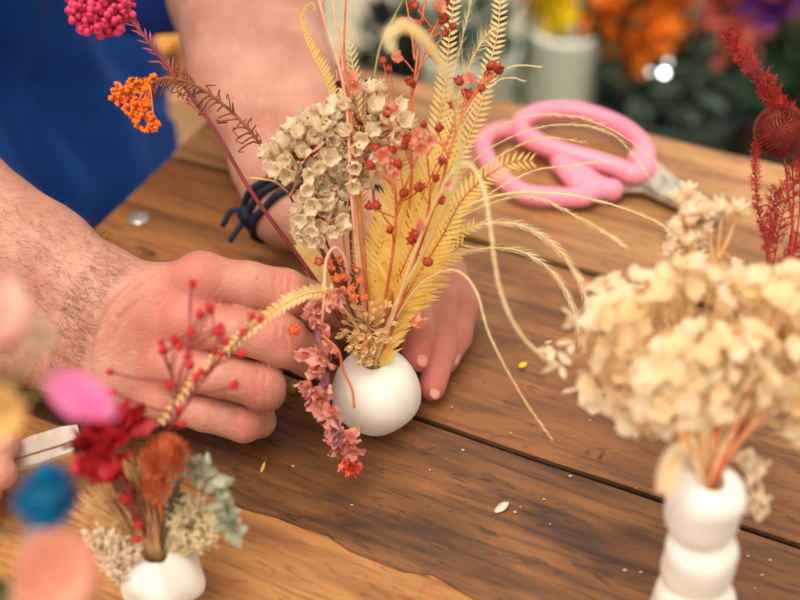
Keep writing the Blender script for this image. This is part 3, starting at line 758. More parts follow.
frond('slender yellow fern frond with a hooked tip left of the tall pink stems', [(352, 300, .508), (338, 180, .502), (331, 101, .499), (322, 73, .498), (310, 49, .497), (301, 22, .496), (305, 7, .496), (313, 3, .496), (316, 11, .496)], .0048, P['yfrond'], (1,), .0018, start=.58, ang=1.0, prof=lambda u: (.55 + .6 * math.sin(PI * min(1, u * 1.15)) if u < .8 else .3))
frond('broad yellow fern frond behind the tall pink stems', [(356, 290, .52), (352, 200, .52), (356, 120, .52), (352, 60, .52), (345, 25, .52)], .0125, P['pfrond'], (1, -1), .0030, start=.45, ang=.7, width=.2, prof=lambda u: 1.1 - .8 * u)
frond('tall pale fern frond reaching the top edge right of the rust pods', [(392, 300, .512), (430, 220, .51), (462, 150, .508), (480, 108, .506), (491, 60, .505), (498, 30, .505), (500, 0, .505), (502, -25, .505)], .0062, P['pfrond'], (1, -1), .0026, start=.42, ang=1.05, prof=lambda u: 1.15 - .45 * u)
frond('pale fern frond behind the plume and the rust pods', [(386, 300, .515), (412, 220, .518), (432, 150, .52), (444, 90, .522), (450, 30, .524), (456, -12, .525)], .0085, P['pfrond'], (1, -1), .0030, start=.35, ang=.9, prof=lambda u: 1.1 - .5 * u)
def yl(u): return .75 + .5 * math.sin(PI * min(1, u + .1)) - .35 * u
frond('bright yellow fern frond fanning over the right side of the round vase', [(384, 320, .507), (398, 280, .500), (418, 235, .492), (438, 195, .485), (452, 165, .478)], .0150, P['yfrond'], (1, -1), .0027, start=.18, ang=.8, width=.16, prof=yl, smat=P['ostem'])
frond('bright yellow fern frond bending right towards the pink scissors', [(388, 325, .507), (412, 285, .498), (440, 240, .488), (466, 195, .478), (505, 165, .468), (535, 160, .462)], .0120, P['yfrond'], (1, -1), .0027, start=.2, ang=.8, width=.20, prof=lambda u: 1.15 - .7 * u, smat=P['ostem'])
frond('light yellow fern frond spreading wide over the palm of the far hand', [(386, 322, .509), (410, 290, .506), (440, 262, .503), (462, 245, .500)], .0170, P['yfrond'], (1, -1), .0027, start=.15, ang=.8, width=.16, prof=yl, smat=P['ostem'])
frond('tallest bright yellow fern frond between the rust pod sprigs', [(384, 318, .509), (400, 250, .506), (425, 190, .503), (448, 140, .500), (458, 110, .499)], .0150, P['yfrond'], (1, -1), .0028, start=.3, ang=.8, width=.17, prof=yl, smat=P['ostem'])
frond('upright yellow fern frond in the middle of the bouquet', [(378, 320, .508), (378, 260, .503), (392, 200, .498), (405, 160, .494), (412, 120, .49)], .0110, P['yfrond'], (1, -1), .0026, start=.2, ang=.75, width=.20, prof=yl)
frond('yellow fern frond drooping over the fingers of the far hand', [(388, 330, .507), (406, 300, .502), (428, 268, .497), (450, 240, .492), (474, 225, .488)], .0115, P['yfrond'], (1, -1), .0026, start=.12, ang=.85, width=.20, prof=yl)
frond('short yellow fern frond rising straight from the vase mouth', [(368, 325, .509), (362, 270, .505), (358, 225, .503), (356, 195, .502)], .0060, P['yfrond'], (1, -1), .0022, start=.2, ang=.8, width=.3)
frond('yellow fern frond pointing down over the knuckles of the near hand', [(352, 320, .497), (325, 292, .482), (290, 300, .468), (255, 325, .455), (225, 350, .446), (190, 385, .438), (158, 426, .432)], .0042, P['pfrond'], (1, -1), .0030, start=.3, ang=.9, width=.62, r=.0009, prof=lambda u: 1.3 - .7 * u)
frond('pale broad leaf spray behind the thin dark red stem', [(355, 330, .52), (335, 290, .53), (312, 260, .54), (292, 222, .55)], .010, P['pfrond'], (1, -1), .003, start=.4, ang=.5, width=.5)
# -- rust-red pod sprigs
random.seed(21)
def pod(mb):
    mb.ball((0, 0, .0010), .0015, 8, 6, jit=.12)
    for k in range(6):
        a = 2 * PI * k / 6; o = Vector((math.cos(a), math.sin(a), 0)); mb.leaf(Vector((0, 0, 0)), o * .55 + Vector((0, 0, 1)), -o, .0034, .0016, .3, -.2, 3, .1, .05)
def bud(mb): mb.ball((0, 0, 0), .0016, 8, 6, (1, 1, 1.2), .06)
pods = [proto_mesh('pod', pod, P['berry']) for _ in range(3)] + [proto_mesh('pod', bud, P['berry'])]
ppet = [proto_mesh('petal_tuft', lambda mb: cup_floret(mb, 4, .0042, .004, 1.0, .12), P['peachp']) for _ in range(2)]
def sprig(label, mains, berries, petals=(), base=M0, pm=pods, sm='ostem', r=.0009, group='dried stems in the round vase', name='pod_sprig', sc=(1.0, 1.4), tip='pod'):
    root = plant(name, label, 'dried flower', base, group); allp = []
    for i, path in enumerate(mains):
        pts = WP(path)
        if i == 0: pts = [base] + ([MT] if base is M0 else []) + pts
        allp += stem(root, pts, r if i == 0 else r * .7, P[sm], 6, 26, 'stem' if i == 0 else 'branch')
    mb = MB()
    for (x, y, d) in berries:
        s = W(x, y, d); q = min(allp, key=lambda p: abs((p - s).length - .012) + (.03 if p.z > s.z - .002 else 0))
        mb.tube(spline([q, q.lerp(s, .5) + rnd_dir() * .001, s], 6), .00038, 4); put(tip, random.choice(pm), root, s, (s - q).normalized() + rnd_dir() * .5 - VIEW * .3, random.uniform(*sc))
    for (x, y, d) in petals: put('petal_tuft', random.choice(ppet), root, W(x, y, d - .012), rnd_dir() - VIEW, random.uniform(1.2, 1.8))
    mb.build('stalks', P[sm], root); return root
D = .493
sprig('tall sprig of rust-red pods on orange stems reaching the top edge', [[(384, 330, .506), (400, 265, .50), (411, 190, D), (411, 120, D), (417, 60, D), (425, 0, D), (426, -20, D)], [(412, 95, D), (428, 42, D), (445, 10, D), (455, -15, D)], [(415, 60, D), (411, 30, D), (405, -5, D)]],
      [(417, 8, D), (403, 22, .50), (416, 24, D), (420, 26, .49), (445, 3, D), (442, 23, D), (443, 35, D), (453, 26, D), (432, 53, .49), (413, 87, D), (411, 84, .49), (399, 55, .50), (442, 20, .495)], [(414, 22, .49), (398, 60, .50), (430, 55, .50)])
sprig('rust-red pod sprig on the left of the taller one among cream petals', [[(380, 330, .506), (393, 250, .49), (396, 200, .485), (390, 160, .485), (400, 130, .487)], [(394, 190, .485), (380, 160, .485), (376, 145, .485)], [(396, 210, .485), (408, 180, .485), (420, 150, .485)]],
      [(383, 61, .50), (389, 72, .50), (387, 113, .48), (378, 150, .48), (373, 167, .48), (399, 167, .478), (404, 193, .478), (408, 141, .48), (405, 143, .48), (402, 146, .48), (379, 207, .48), (419, 190, .478), (390, 230, .48), (372, 208, .485), (394, 150, .48)], [(386, 108, .48), (398, 107, .48), (385, 152, .478), (410, 140, .478), (392, 170, .478), (352, 80, .49), (355, 84, .49), (417, 136, .48)])
sprig('rust-red pod sprig leaning right across the yellow ferns', [[(390, 335, .504), (415, 260, .49), (440, 190, .478), (450, 150, .478), (470, 100, .485), (495, 70, .49)], [(425, 230, .486), (430, 190, .478), (425, 140, .478)], [(448, 155, .478), (436, 128, .48)]],
      [(491, 66, .49), (498, 73, .49), (496, 70, .487), (481, 88, .488), (461, 84, .488), (468, 98, .487), (466, 96, .489), (454, 108, .483), (425, 127, .477), (437, 130, .477), (442, 164, .476), (436, 181, .474), (419, 190, .476), (428, 262, .474), (416, 236, .474), (413, 240, .476), (440, 202, .476), (485, 75, .49)], [(444, 184, .474), (420, 145, .476), (436, 10, .5), (412, 324, .495), (418, 228, .474), (428, 140, .476), (475, 78, .488)])
root = sprig('small twiggy rust-brown tuft low in the bouquet mouth', [[(356, 315, .505), (348, 290, .50), (340, 272, .498)], [(352, 305, .503), (352, 285, .50), (356, 268, .498)]], [(342, 262, .497), (334, 270, .497), (346, 280, .496), (356, 272, .497), (360, 282, .496), (338, 282, .496), (350, 290, .494), (332, 262, .50), (362, 300, .494), (352, 298, .493), (322, 262, .498)], [], pm=[proto_mesh('pod', pod, P['rust'])], sm='bstem')
# tall pinkish stems
random.seed(31)
for lab, pth in (('dusty pink stem crossing to the top left of the bouquet', [(362, 300, .503), (352, 200, .49), (347, 110, .487), (338, 62, .487), (325, 22, .487), (315, -15, .487)]),
                 ('dusty pink upright stem beside the hooked fern frond', [(364, 300, .503), (354, 200, .491), (347, 110, .489), (342, 60, .489), (335, 20, .489), (332, -15, .489)]),
                 ('thin orange stem rising straight to the top edge', [(368, 300, .503), (360, 200, .49), (348, 90, .487), (344, 50, .487), (346, 0, .487), (347, -20, .487)])):
    root = plant('dried_twig', lab, 'dried stem', M0, 'dried stems in the round vase')
    stem(root, [M0, MT] + WP(pth), .0011 if 'thin' not in lab else .0008, P['pstem'] if 'thin' not in lab else P['ostem'])
    mb = MB(); sp = spline(WP(pth), 30)
    for i in range(8, 30, 2):
        for s in (1, -1): mb.leaf(sp[i], (RIGHT * s * .7 + UP).normalized(), -VIEW, .0020, .0009, .3, .1, 3)
    mb.build('small_leaves', P['pstem'], root)
root = plant('dried_twig', 'thick tan straw bundle stem in the centre of the bouquet', 'dried stem', M0); stem(root, [M0, MT] + WP([(372, 320, .508), (364, 260, .505), (360, 200, .50), (364, 150, .50)]), .0013, P['tan'])
root = plant('dried_twig', 'brown stem slanting left under the cream statice', 'dried stem', M0); stem(root, [M0, MT] + WP([(352, 310, .507), (322, 250, .503), (300, 215, .50), (288, 192, .498)]), .0012, P['bstem'])
mb = MB(); mb.tube(spline(WP([(288, 192, .498), (276, 182, .497), (262, 179, .496), (250, 178, .496)]), 10), .0006, 5); mb.tube(spline(WP([(290, 196, .498), (300, 180, .497), (316, 172, .495)]), 10), .0008, 5); mb.build('branch', P['straw'], root)
# magenta-headed stem
root = plant('globe_flower', 'dark red leafy stem with a magenta bud cluster by the blue shirt', 'dried flower', M0, 'dried stems in the round vase')
path = [(340, 318, .508), (315, 280, .507), (290, 245, .504), (250, 190, .50), (215, 130, .497), (185, 88, .494), (155, 50, .492), (128, 16, .490), (118, 4, .49)]
sp = stem(root, [M0] + WP(path), .0013, P['rstem'], 6, 60)
mb = MB()
for i in range(34, 59):
    for s in (1, -1):
        t = (sp[i] - sp[i - 1]).normalized(); sd = t.cross(-VIEW) * s; mb.leaf(sp[i] + rnd_dir() * .0008, t * .9 + sd * random.uniform(.3, .8) + rnd_dir() * .2, -VIEW, random.uniform(.004, .0075), .0008, .2, random.uniform(-.3, .3), 3, .1)
mb.build('needle_leaves', mat('dusty_red_needle', srgb(176, 84, 74), srgb(140, 56, 52), .6, 90), root)
def beads(mb, spots, r, jit=.25):
    for s in spots: mb.ball(s, r * random.uniform(.75, 1.2), 7, 5, jit=.06)
mb = MB(); c = W(100, 6, .489); sp_ = []
for _ in range(420):
    d = rnd_dir(); q_ = random.choice((.75, .95, 1.12)); p = c + (RIGHT * d.x * .0132 + UP * d.z * .0120 + VIEW * d.y * .009) * q_
    if all((p - q).length > .0018 for q in sp_): sp_.append(p)
beads(mb, sp_, .0016); mb.build('flower_head', P['magenta'], root)
mb = MB()
for k in range(14):
    a = c + RIGHT * random.uniform(.004, .012) - UP * random.uniform(-.002, .008); mb.tube(spline([sp[-3], sp[-3].lerp(a, .6) + rnd_dir() * .002, a + RIGHT * .004], 6), .0003, 4)
mb.build('stalks', mat('magenta_stalk', srgb(190, 60, 90), None, .6), root)
# orange-headed stem
root = plant('yarrow_stem', 'brown curly-leaved stem with a bright orange floret cluster', 'dried flower', M0, 'dried stems in the round vase')
path = [(348, 318, .508), (330, 270, .506), (302, 205, .502), (272, 160, .499), (245, 125, .497), (215, 98, .495), (188, 82, .493), (165, 78, .492), (150, 84, .491)]
sp = stem(root, [M0] + WP(path), .0011, P['bstem'], 6, 60)
mb = MB()
for i in range(24, 58):
    for s in (1, -1):
        if random.random() < .25: continue
        t = (sp[i] - sp[i - 1]).normalized(); sd = t.cross(-VIEW) * s; a = sp[i]; L = random.uniform(.003, .0085); cv = -t * random.uniform(-.6, .5)
        mb.tube(spline([a, a + (t * .7 + sd * .6 + rnd_dir() * .2) * L * .5, a + (t * .9 + sd * 1.0 + rnd_dir() * .4) * L * .8 - UP * L * .3, a + (t * .6 + sd * .7 + rnd_dir() * .4) * L - UP * L * random.uniform(.1, .9)], 8), [.0005, .00048, .00045, .0004, .0004, .00035, .0003, .0002], 4)
mb.build('needle_leaves', mat('brown_needle', srgb(146, 78, 40), srgb(96, 48, 28), .6, 90), root)
mb = MB(); st = MB(); sp_ = []
for (x, y, rx, n) in ((124, 90, 13, 46), (133, 84, 9, 20), (118, 98, 8, 16), (135, 108, 13, 44), (146, 122, 13, 44), (143, 105, 9, 20), (154, 126, 7, 14), (151, 78, 7, 12), (142, 88, 6, 10)):
    c = W(x, y, .491)
    for _ in range(n):
        d = rnd_dir(); p = c + (RIGHT * d.x + UP * d.z * .8 + VIEW * d.y * .7) * rx * .00036
        if all((p - q).length > .0013 for q in sp_):
            sp_.append(p)
            for q in range(3): mb.ball(p + rnd_dir() * .0008, .00095, 6, 4, jit=.1)
    st.tube(spline([sp[-1], sp[-1].lerp(c, .5) + UP * .001, c], 6), .0005, 4)
mb.build('flower_head', P['orange'], root); st.build('stalks', P['orange'], root)
# drooping salmon flower spike
root = plant('larkspur_spike', 'crumpled salmon pink flower spike drooping down the left of the round vase', 'dried flower', M0)
sp = stem(root, [M0, MT] + WP([(352, 300, .500), (346, 262, .493), (335, 248, .488), (326, 262, .484), (324, 300, .482), (320, 340, .481), (322, 380, .481), (332, 415, .484), (345, 445, .488), (352, 462, .491)]), .0010, P['pstem'], 6, 70)
fl = []
for v_ in range(5):
    def crump(mb):
        for k in range(7):
            d = rnd_dir(); d.z = abs(d.z) * .6 + .4; mb.leaf(Vector((0, 0, 0)), d, rnd_dir(), random.uniform(.005, .0075), random.uniform(.005, .007), .5, random.uniform(-.6, .6), 5, .6, .16, .6)
    fl.append(proto_mesh('blossom', crump, P['salmon']))
for (x, y, d, s) in ((310, 300, .485, .8), (330, 296, .482, .9), (340, 290, .484, .7), (316, 312, .482, .9), (324, 325, .480, .7), (314, 352, .480, .95), (326, 360, .478, 1), (316, 368, .480, .9), (330, 345, .479, .8), (310, 385, .482, .7), (320, 388, .479, 1), (322, 402, .480, 1), (332, 412, .479, 1), (314, 400, .482, .8), (338, 425, .482, 1), (330, 430, .484, .85), (342, 440, .484, .95), (350, 448, .486, .8), (336, 446, .486, .7)):
    put('blossom', random.choice(fl), root, W(x, y, d), -UP * .6 - VIEW * .7 + rnd_dir() * .6, s * 1.25)
tipm = proto_mesh('blossom', lambda mb: [mb.leaf(Vector((0, 0, 0)), (lambda d: Vector((d.x, d.y, abs(d.z) + .3)))(rnd_dir()), rnd_dir(), random.uniform(.004, .006), .0035, .5, random.uniform(-.5, .5), 4, .5, .18) for _ in range(10)], P['scarlet'])
for (x, y, d, s) in ((352, 455, .488, .9), (345, 462, .488, .8), (358, 462, .489, .9), (352, 468, .490, .8)): o = put('blossom', tipm, root, W(x, y, d), -UP - VIEW * .4 + rnd_dir() * .4, s)
mb = MB()
for (x, y, d) in ((322, 378, .476), (328, 372, .476), (337, 420, .479), (318, 330, .477), (342, 432, .480)): mb.leaf(W(x, y, d), -UP + rnd_dir() * .5, -VIEW, .0075, .004, .5, .3, 5, .3, .12)
mb.build('sepal', mat('plum_sepal', srgb(120, 62, 74), srgb(96, 48, 60), .6, 90), root)
mb = MB(); mb.tube(spline(WP([(322, 335, .476), (338, 350, .474), (343, 370, .474), (352, 390, .476), (354, 408, .478)]), 16), .0006, 5); mb.build('tendril', P['ostem'], root)
# small plum bud on a pale stem behind the hooked frond
root = plant('larkspur_bud_stem', 'short stem with small plum buds behind the tall pink stems', 'dried flower', M0)
sp = stem(root, [M0, MT] + WP([(360, 290, .515), (350, 180, .512), (342, 110, .51), (336, 70, .51)]), .0007, P['pstem'])
mb = MB()
for (x, y) in ((337, 68), (340, 88), (344, 94), (338, 96)): mb.leaf(W(x, y, .508), UP * .6 + rnd_dir() * .6, -VIEW, .005, .0035, .5, .3, 4, .3, .1)
mb.build('bud', mat('plum_bud', srgb(160, 40, 70), srgb(110, 30, 60), .6, 90), root)
# pale plumes
random.seed(41)
def feather(label, path, L, start=.35, n=700, r=.0006, base=M0, sides=(1, -1), m='plume', ang=.45, name='feather_grass', hw=.00006, prof=None):
    root = plant(name, label, 'dried grass', base, 'feather grass in the round vase' if name == 'feather_grass' else None)
    pts = ([base] + ([MT] if base is M0 else [])) + WP(path); N_ = 60; sp = spline(pts, N_); mb = MB(); mb.tube(sp, [r * (1 - .75 * i / N_) for i in range(N_)], 5); mb.build('stem', P[m], root)
    mb = MB()
    for _ in range(n):
        t = start + (1 - start) * random.random(); k = min(int(t * (N_ - 1)), N_ - 2); p = sp[k].lerp(sp[k + 1], t * (N_ - 1) - k); tg = (sp[k + 1] - sp[k]).normalized()
        a = random.uniform(0, 2 * PI); o = tg.orthogonal().normalized(); o = Quaternion(tg, a) @ o; l = L * random.uniform(.5, 1.1) * (prof((t - start) / (1 - start)) if prof else 1)
        d = (tg * math.cos(ang) + o * math.sin(ang)).normalized(); s = d.cross(VIEW).normalized() * hw
        q1 = p + d * l * .5; q2 = p + (d + tg * .35).normalized() * l; mb.add([p - s, p + s, q1 + s * .8, q1 - s * .8, q2], [(0, 1, 2, 3), (3, 2, 4)])
    mb.build('plume', P[m], root); return root
B0 = [(388, 325, .508), (405, 280, .508)]
feather('thick feather grass blade ending in front of the white flower sprig', B0 + [(440, 222, .512), (500, 195, .515), (560, 194, .518), (610, 204, .52), (652, 220, .522), (677, 235, .524)], .0045, .45, 320, .0009)
feather('feather grass curving below the scissor handle to a fine tip', B0 + [(450, 225, .515), (500, 200, .517), (537, 198, .518), (577, 217, .52), (604, 232, .52), (624, 245, .52)], .0050, .5, 380, .0006)
feather('arched feather grass looping over the board gap and down', B0 + [(435, 245, .51), (480, 225, .51), (515, 224, .51), (545, 238, .51), (569, 262, .51), (584, 292, .51), (589, 330, .512)], .0085, .4, 560, .0005)
feather('smaller arched feather grass inside the larger loop', B0 + [(430, 265, .51), (465, 252, .508), (505, 248, .507), (535, 258, .507), (558, 278, .507), (572, 305, .507), (580, 340, .508)], .0075, .4, 440, .0005)
feather('high feather grass arching over the pink scissor handles', B0 + [(420, 220, .52), (470, 145, .525), (520, 119, .53), (560, 115, .53), (600, 124, .53), (640, 148, .53), (670, 180, .53)], .0045, .45, 220, .00045)
feather('second high feather grass arching across the scissor handles', B0 + [(425, 230, .52), (475, 160, .522), (530, 130, .525), (580, 125, .525), (620, 140, .525), (655, 185, .525)], .0045, .45, 220, .00045)
feather('feather grass drawn straight across the front scissor loop', B0 + [(430, 240, .515), (480, 200, .515), (530, 172, .515), (575, 165, .515), (595, 162, .515)], .004, .4, 240, .0005)
feather('feather grass running under the front scissor loop', B0 + [(430, 240, .515), (470, 180, .52), (510, 150, .52), (545, 138, .52), (585, 142, .52)], .004, .4, 240, .0005)
feather('thin feather grass pointing right of the rust pods at the top', B0 + [(425, 200, .51), (462, 120, .508), (490, 80, .506), (515, 66, .505), (541, 67, .505)], .0025, .6, 120, .0006)
feather('thin pale grass just under the one pointing right at the top', B0 + [(428, 200, .51), (466, 120, .508), (494, 84, .506), (510, 78, .505), (525, 81, .505)], .0025, .6, 80, .0006)
feather('upright feather grass with long hairs beside the tall fern frond', B0 + [(430, 190, .52), (450, 120, .522), (464, 79, .522), (478, 48, .522), (493, 26, .522)], .0100, .6, 260, .0005, ang=.9)
feather('wispy feather grass rising off the top edge at the centre', B0 + [(425, 190, .53), (445, 110, .535), (462, 40, .54), (476, -20, .54)], .0070, .5, 260, .0005, ang=.5)
feather('long soft plume bending over the bouquet and down beside the loops', [(392, 320, .500), (412, 260, .475), (434, 205, .450), (452, 172, .436), (468, 165, .430), (482, 184, .426), (490, 225, .424), (499, 285, .424), (518, 330, .426), (548, 362, .430)], .0050, .40, 900, .0009, ang=.3, name='foxtail_plume')
feather('thin soft plume hanging from the fern edge down to the table', [(392, 325, .503), (420, 285, .485), (452, 270, .465), (475, 289, .455), (490, 336, .452), (522, 396, .454), (551, 438, .456)], .0030, .45, 500, .0007, ang=.3, name='foxtail_plume')
def hump(u): return .3 + 1.1 * math.sin(PI * min(1, u * 1.0)) ** .7
feather('fuzzy cream bunny-tail head nodding left above the bouquet', [(398, 300, .498), (430, 240, .47), (458, 170, .42), (458, 120, .400), (447, 80, .390), (430, 48, .384), (412, 32, .382), (398, 34, .382), (393, 46, .384)], .0062, .55, 2600, .0011, ang=.4, name='bunny_tail', prof=hump, hw=.00010)
feather('olive grass stalk crossing to the top edge left of the pods', [(384, 310, .515), (374, 200, .525), (372, 110, .53), (378, 55, .53), (390, 25, .53), (406, -5, .53), (412, -20, .53)], .003, .55, 160, .0010, m='green', name='grass_stalk')
# ---------------------------------------------------------------- right vase: hydrangea and sprigs
random.seed(51)
GR = 'dried stems in the stacked vase'
def hyd(mb):
    for k in range(4):
        a = PI / 2 * k + random.uniform(-.15, .15); o = Vector((math.cos(a), math.sin(a), 0)); mb.leaf(o * .0004, o + Vector((0, 0, random.uniform(.05, .5))), Vector((0, 0, 1)), random.uniform(.0068, .0086), random.uniform(.0088, .0104), .12, random.uniform(-.1, .3), 5, .35, .04, .62)
    mb.ball((0, 0, .0006), .0008, 6, 4)
hyds = [proto_mesh('floret', hyd, P['hyd']) for _ in range(4)] + [proto_mesh('floret', hyd, mat('golden_hydrangea_petal', srgb(255, 234, 188), srgb(255, 220, 168), .7, 60, trans=.5)) for _ in range(2)]
def hydrangea(label, poly, n, d0, dd, tipp, mind, sc=(.55, .85)):
    root = plant('dried_hydrangea', label, 'dried flower', MR, GR)
    sp = stem(root, [MR] + WP(tipp), .0012, P['tan'], 6, 20); mb = MB(); c0 = sp[-1]
    spots = scatter(poly, n, d0, dd, mind)
    for s in spots:
        q = sp[random.randint(7, 15)]; mb.tube(spline([q, q.lerp(s, .55) + rnd_dir() * .002, s], 6), .00028, 4)
        put('floret', random.choice(hyds), root, s, (s - c0).normalized() * 1.2 + rnd_dir() * .6 - VIEW * .5, random.uniform(*sc))
    ex = MB(); extra = scatter(poly, n, d0 + .004, dd, mind * .8)
    for s in extra:
        Qd = Vector((0, 0, 1)).rotation_difference(((s - c0).normalized() + rnd_dir() * .8 - VIEW * .6).normalized()); me = random.choice(hyds); k = random.uniform(.5, .8); nv = len(ex.v)
        ex.v += [tuple(s + Qd @ (v.co * k)) for v in me.vertices]; ex.f += [tuple(i + nv for i in p.vertices) for p in me.polygons]
    ex.build('inner_florets', P['hyd'], root)['kind'] = 'stuff'
    mb.build('stalks', P['tan'], root); return root
hydrangea('broad cream hydrangea head over the tall stacked vase', [(585, 340), (600, 300), (640, 275), (690, 262), (730, 268), (745, 300), (740, 360), (715, 410), (690, 425), (660, 440), (620, 430), (590, 395)], 98, .402, .020, [(700, 440, .378), (685, 390, .392), (675, 350, .40)], 11)
hydrangea('cream hydrangea head cropped by the right edge of the picture', [(730, 285), (760, 268), (820, 262), (840, 300), (840, 420), (800, 440), (765, 425), (735, 390), (720, 340)], 90, .398, .020, [(712, 440, .378), (745, 395, .388), (775, 350, .398)], 11)
hydrangea('lower golden cream hydrangea tuft in front of the other heads', [(640, 350), (700, 325), (760, 330), (780, 370), (750, 410), (700, 425), (665, 430), (640, 400)], 50, .374, .006, [(702, 440, .375), (704, 400, .376), (704, 375, .378)], 13, (.5, .75))
root = plant('pressed_flower_sprig', 'thin sprig of tiny pointed white petals left of the hydrangea', 'dried flower', MR, GR)
sp = stem(root, [MR] + WP([(680, 430, .385), (640, 370, .40), (610, 320, .412), (598, 290, .418)]), .0006, P['straw'])
mb = MB(); br = [(548, 345), (560, 365), (557, 352), (592, 283), (601, 290), (607, 282), (578, 320), (585, 305), (572, 340), (580, 388), (590, 395), (596, 330), (640, 285)]
for (x, y) in br:
    s = W(x, y, .418); q = min(sp, key=lambda p: abs((p - s).length - .010)); mb.tube(spline([q, q.lerp(s, .5) + rnd_dir() * .001, s], 5), .0003, 4)
    for k in range(3): put('petal', None or bpy.data.meshes.get('white_petal') or proto_mesh('white_petal', lambda m_: m_.leaf((0, 0, 0), (0, 0, 1), (1, 0, 0), .0075, .0042, .2, .15, 4, .1, .03), P['cream']), root, s, RIGHT * random.uniform(-1, 1) + UP * random.uniform(-1, 1) - VIEW * .3, random.uniform(.7, 1.2))
mb.build('stalks', P['straw'], root)
def pearl_sprig(label, mains, spots, r0, m, d=.43, base=MR, group=GR, name='pearl_flower_sprig', stemm='straw', rst=.0009):
    root = plant(name, label, 'dried flower', base, group); allp = []
    for i, p in enumerate(mains): allp += stem(root, ([base] if i == 0 else []) + WP(p), rst, P[stemm], 6, 26, 'stem' if i == 0 else 'branch')
    def pearl(mb):
        mb.ball((0, 0, 0), r0, 9, 7, (1, 1, .8), .1)
        for k in range(6):
            a = PI / 3 * k; o = Vector((math.cos(a), math.sin(a), 0)); mb.leaf(o * r0 * .5, o + Vector((0, 0, .6)), -o + Vector((0, 0, 1)), r0 * 1.5, r0 * 1.2, .3, .3, 3, .4, .06)
    pm = [proto_mesh('bloom', pearl, m) for _ in range(2)]; mb = MB()
    for (x, y, r, dd) in spots:
        s = W(x, y, d + dd); q = min(allp, key=lambda p: abs((p - s).length - .006)); mb.tube([q, q.lerp(s, .5) + rnd_dir() * .0005, s], .0004, 4); put('bloom', pm[random.random() > .5], root, s, (s - q).normalized() - VIEW * .6, r)
    mb.build('stalks', P[stemm], root); return root
col = [(688, 190, 1.1, 0), (680, 200, .9, 0), (697, 200, 1, 0), (702, 206, .9, .002), (676, 195, .8, 0)]
for i in range(46):
    t = i / 45; col.append((690 + random.uniform(-17, 17) - 4 * t, 205 + 85 * t, random.uniform(.7, 1.15), random.uniform(-.005, .005)))
pearl_sprig('dense column of small creamy blooms rising towards the scissor blades', [[(700, 430, .39), (694, 330, .41), (690, 260, .425), (688, 195, .43)]], col, .0023, P['cream'])
pearl_sprig('three small creamy blooms on bare stalks right of the dense column', [[(704, 430, .39), (712, 330, .41), (716, 270, .425), (722, 215, .43)], [(716, 280, .424), (711, 245, .43), (707, 215, .43)], [(718, 260, .426), (730, 235, .43), (738, 212, .43)]],
            [(707, 212, 1.1, 0), (715, 210, 1, 0), (722, 206, 1.2, 0), (728, 211, 1, 0), (738, 208, 1.2, 0), (742, 213, .8, 0), (734, 262, .9, 0), (735, 266, .7, 0)], .0023, P['cream'])
fz = feather('fluffy white bunny-tail head leaning over the stacked vase rim', [(700, 478, .372), (694, 462, .366), (684, 456, .363), (675, 466, .361), (668, 484, .360)], .0062, .45, 5200, .0016, base=MR, m='cream', name='bunny_tail', ang=.75, hw=.00028, prof=lambda u: .8 + .4 * math.sin(PI * u)); 
def coral(label, base, mains, tips, m, r=.0008, spread=.0035, name='coral_sprig', cat='dried flower', group=None, nb=5, r2=.0006):
    root = plant(name, label, cat, base, group); allp = []
    for i, p in enumerate(mains): allp += stem(root, ([base] if i == 0 else []) + WP(p), r, m, 6, 24, 'stem' if i == 0 else 'branch')
    mb = MB()
    for (x, y, d) in tips:
        s = W(x, y, d); q = min(allp, key=lambda p: (p - s).length); mb.tube([q, q.lerp(s, .5) + rnd_dir() * .0006, s], r2, 5)
        for _ in range(nb):
            e = s + rnd_dir() * spread * random.uniform(.6, 1); mb.tube([s, s.lerp(e, .6) + rnd_dir() * .0006, e], [r2, r2, r2 * 1.3], 5)
    mb.build('twigs', m, root); return root
tw = [(750 + random.uniform(-9, 16) + (i % 3) * 2, 455 + i * 3.2, .392 + random.uniform(-.004, .004)) for i in range(20)]
coral('pale branching coral-like sprig hanging right of the stacked vase', MR, [[(722, 462, .380), (738, 460, .386), (748, 478, .392), (756, 505, .394)], [(735, 460, .385), (752, 450, .388), (745, 470, .39)]], tw, P['cream'], group=GR)
for i, (x0, y0, x1, y1, mm) in enumerate(((722, 395, 706, 475, 'ostem'), (738, 372, 710, 474, 'ostem'), (690, 405, 702, 476, 'straw'), (672, 410, 700, 475, 'straw'), (712, 380, 706, 474, 'straw'), (730, 410, 712, 474, 'tan'), (664, 432, 698, 476, 'tan'))):
    pass
root = plant('stalk_bundle', 'bundle of straw and orange stalks fanning out of the stacked vase', 'dried stem', MR, GR)
for i in range(26):
    x = random.uniform(655, 765); y = random.uniform(360, 420); stem(root, [MR + Vector((random.uniform(-.003, .003), random.uniform(-.003, .003), 0))] + WP([((x + 706) / 2 + random.uniform(-5, 5), (y + 478) / 2, .374), (x, y, .380)]), random.uniform(.0005, .0010), P[random.choice(['ostem', 'straw', 'tan', 'tan', 'straw'])], 5, 12, 'stalk')
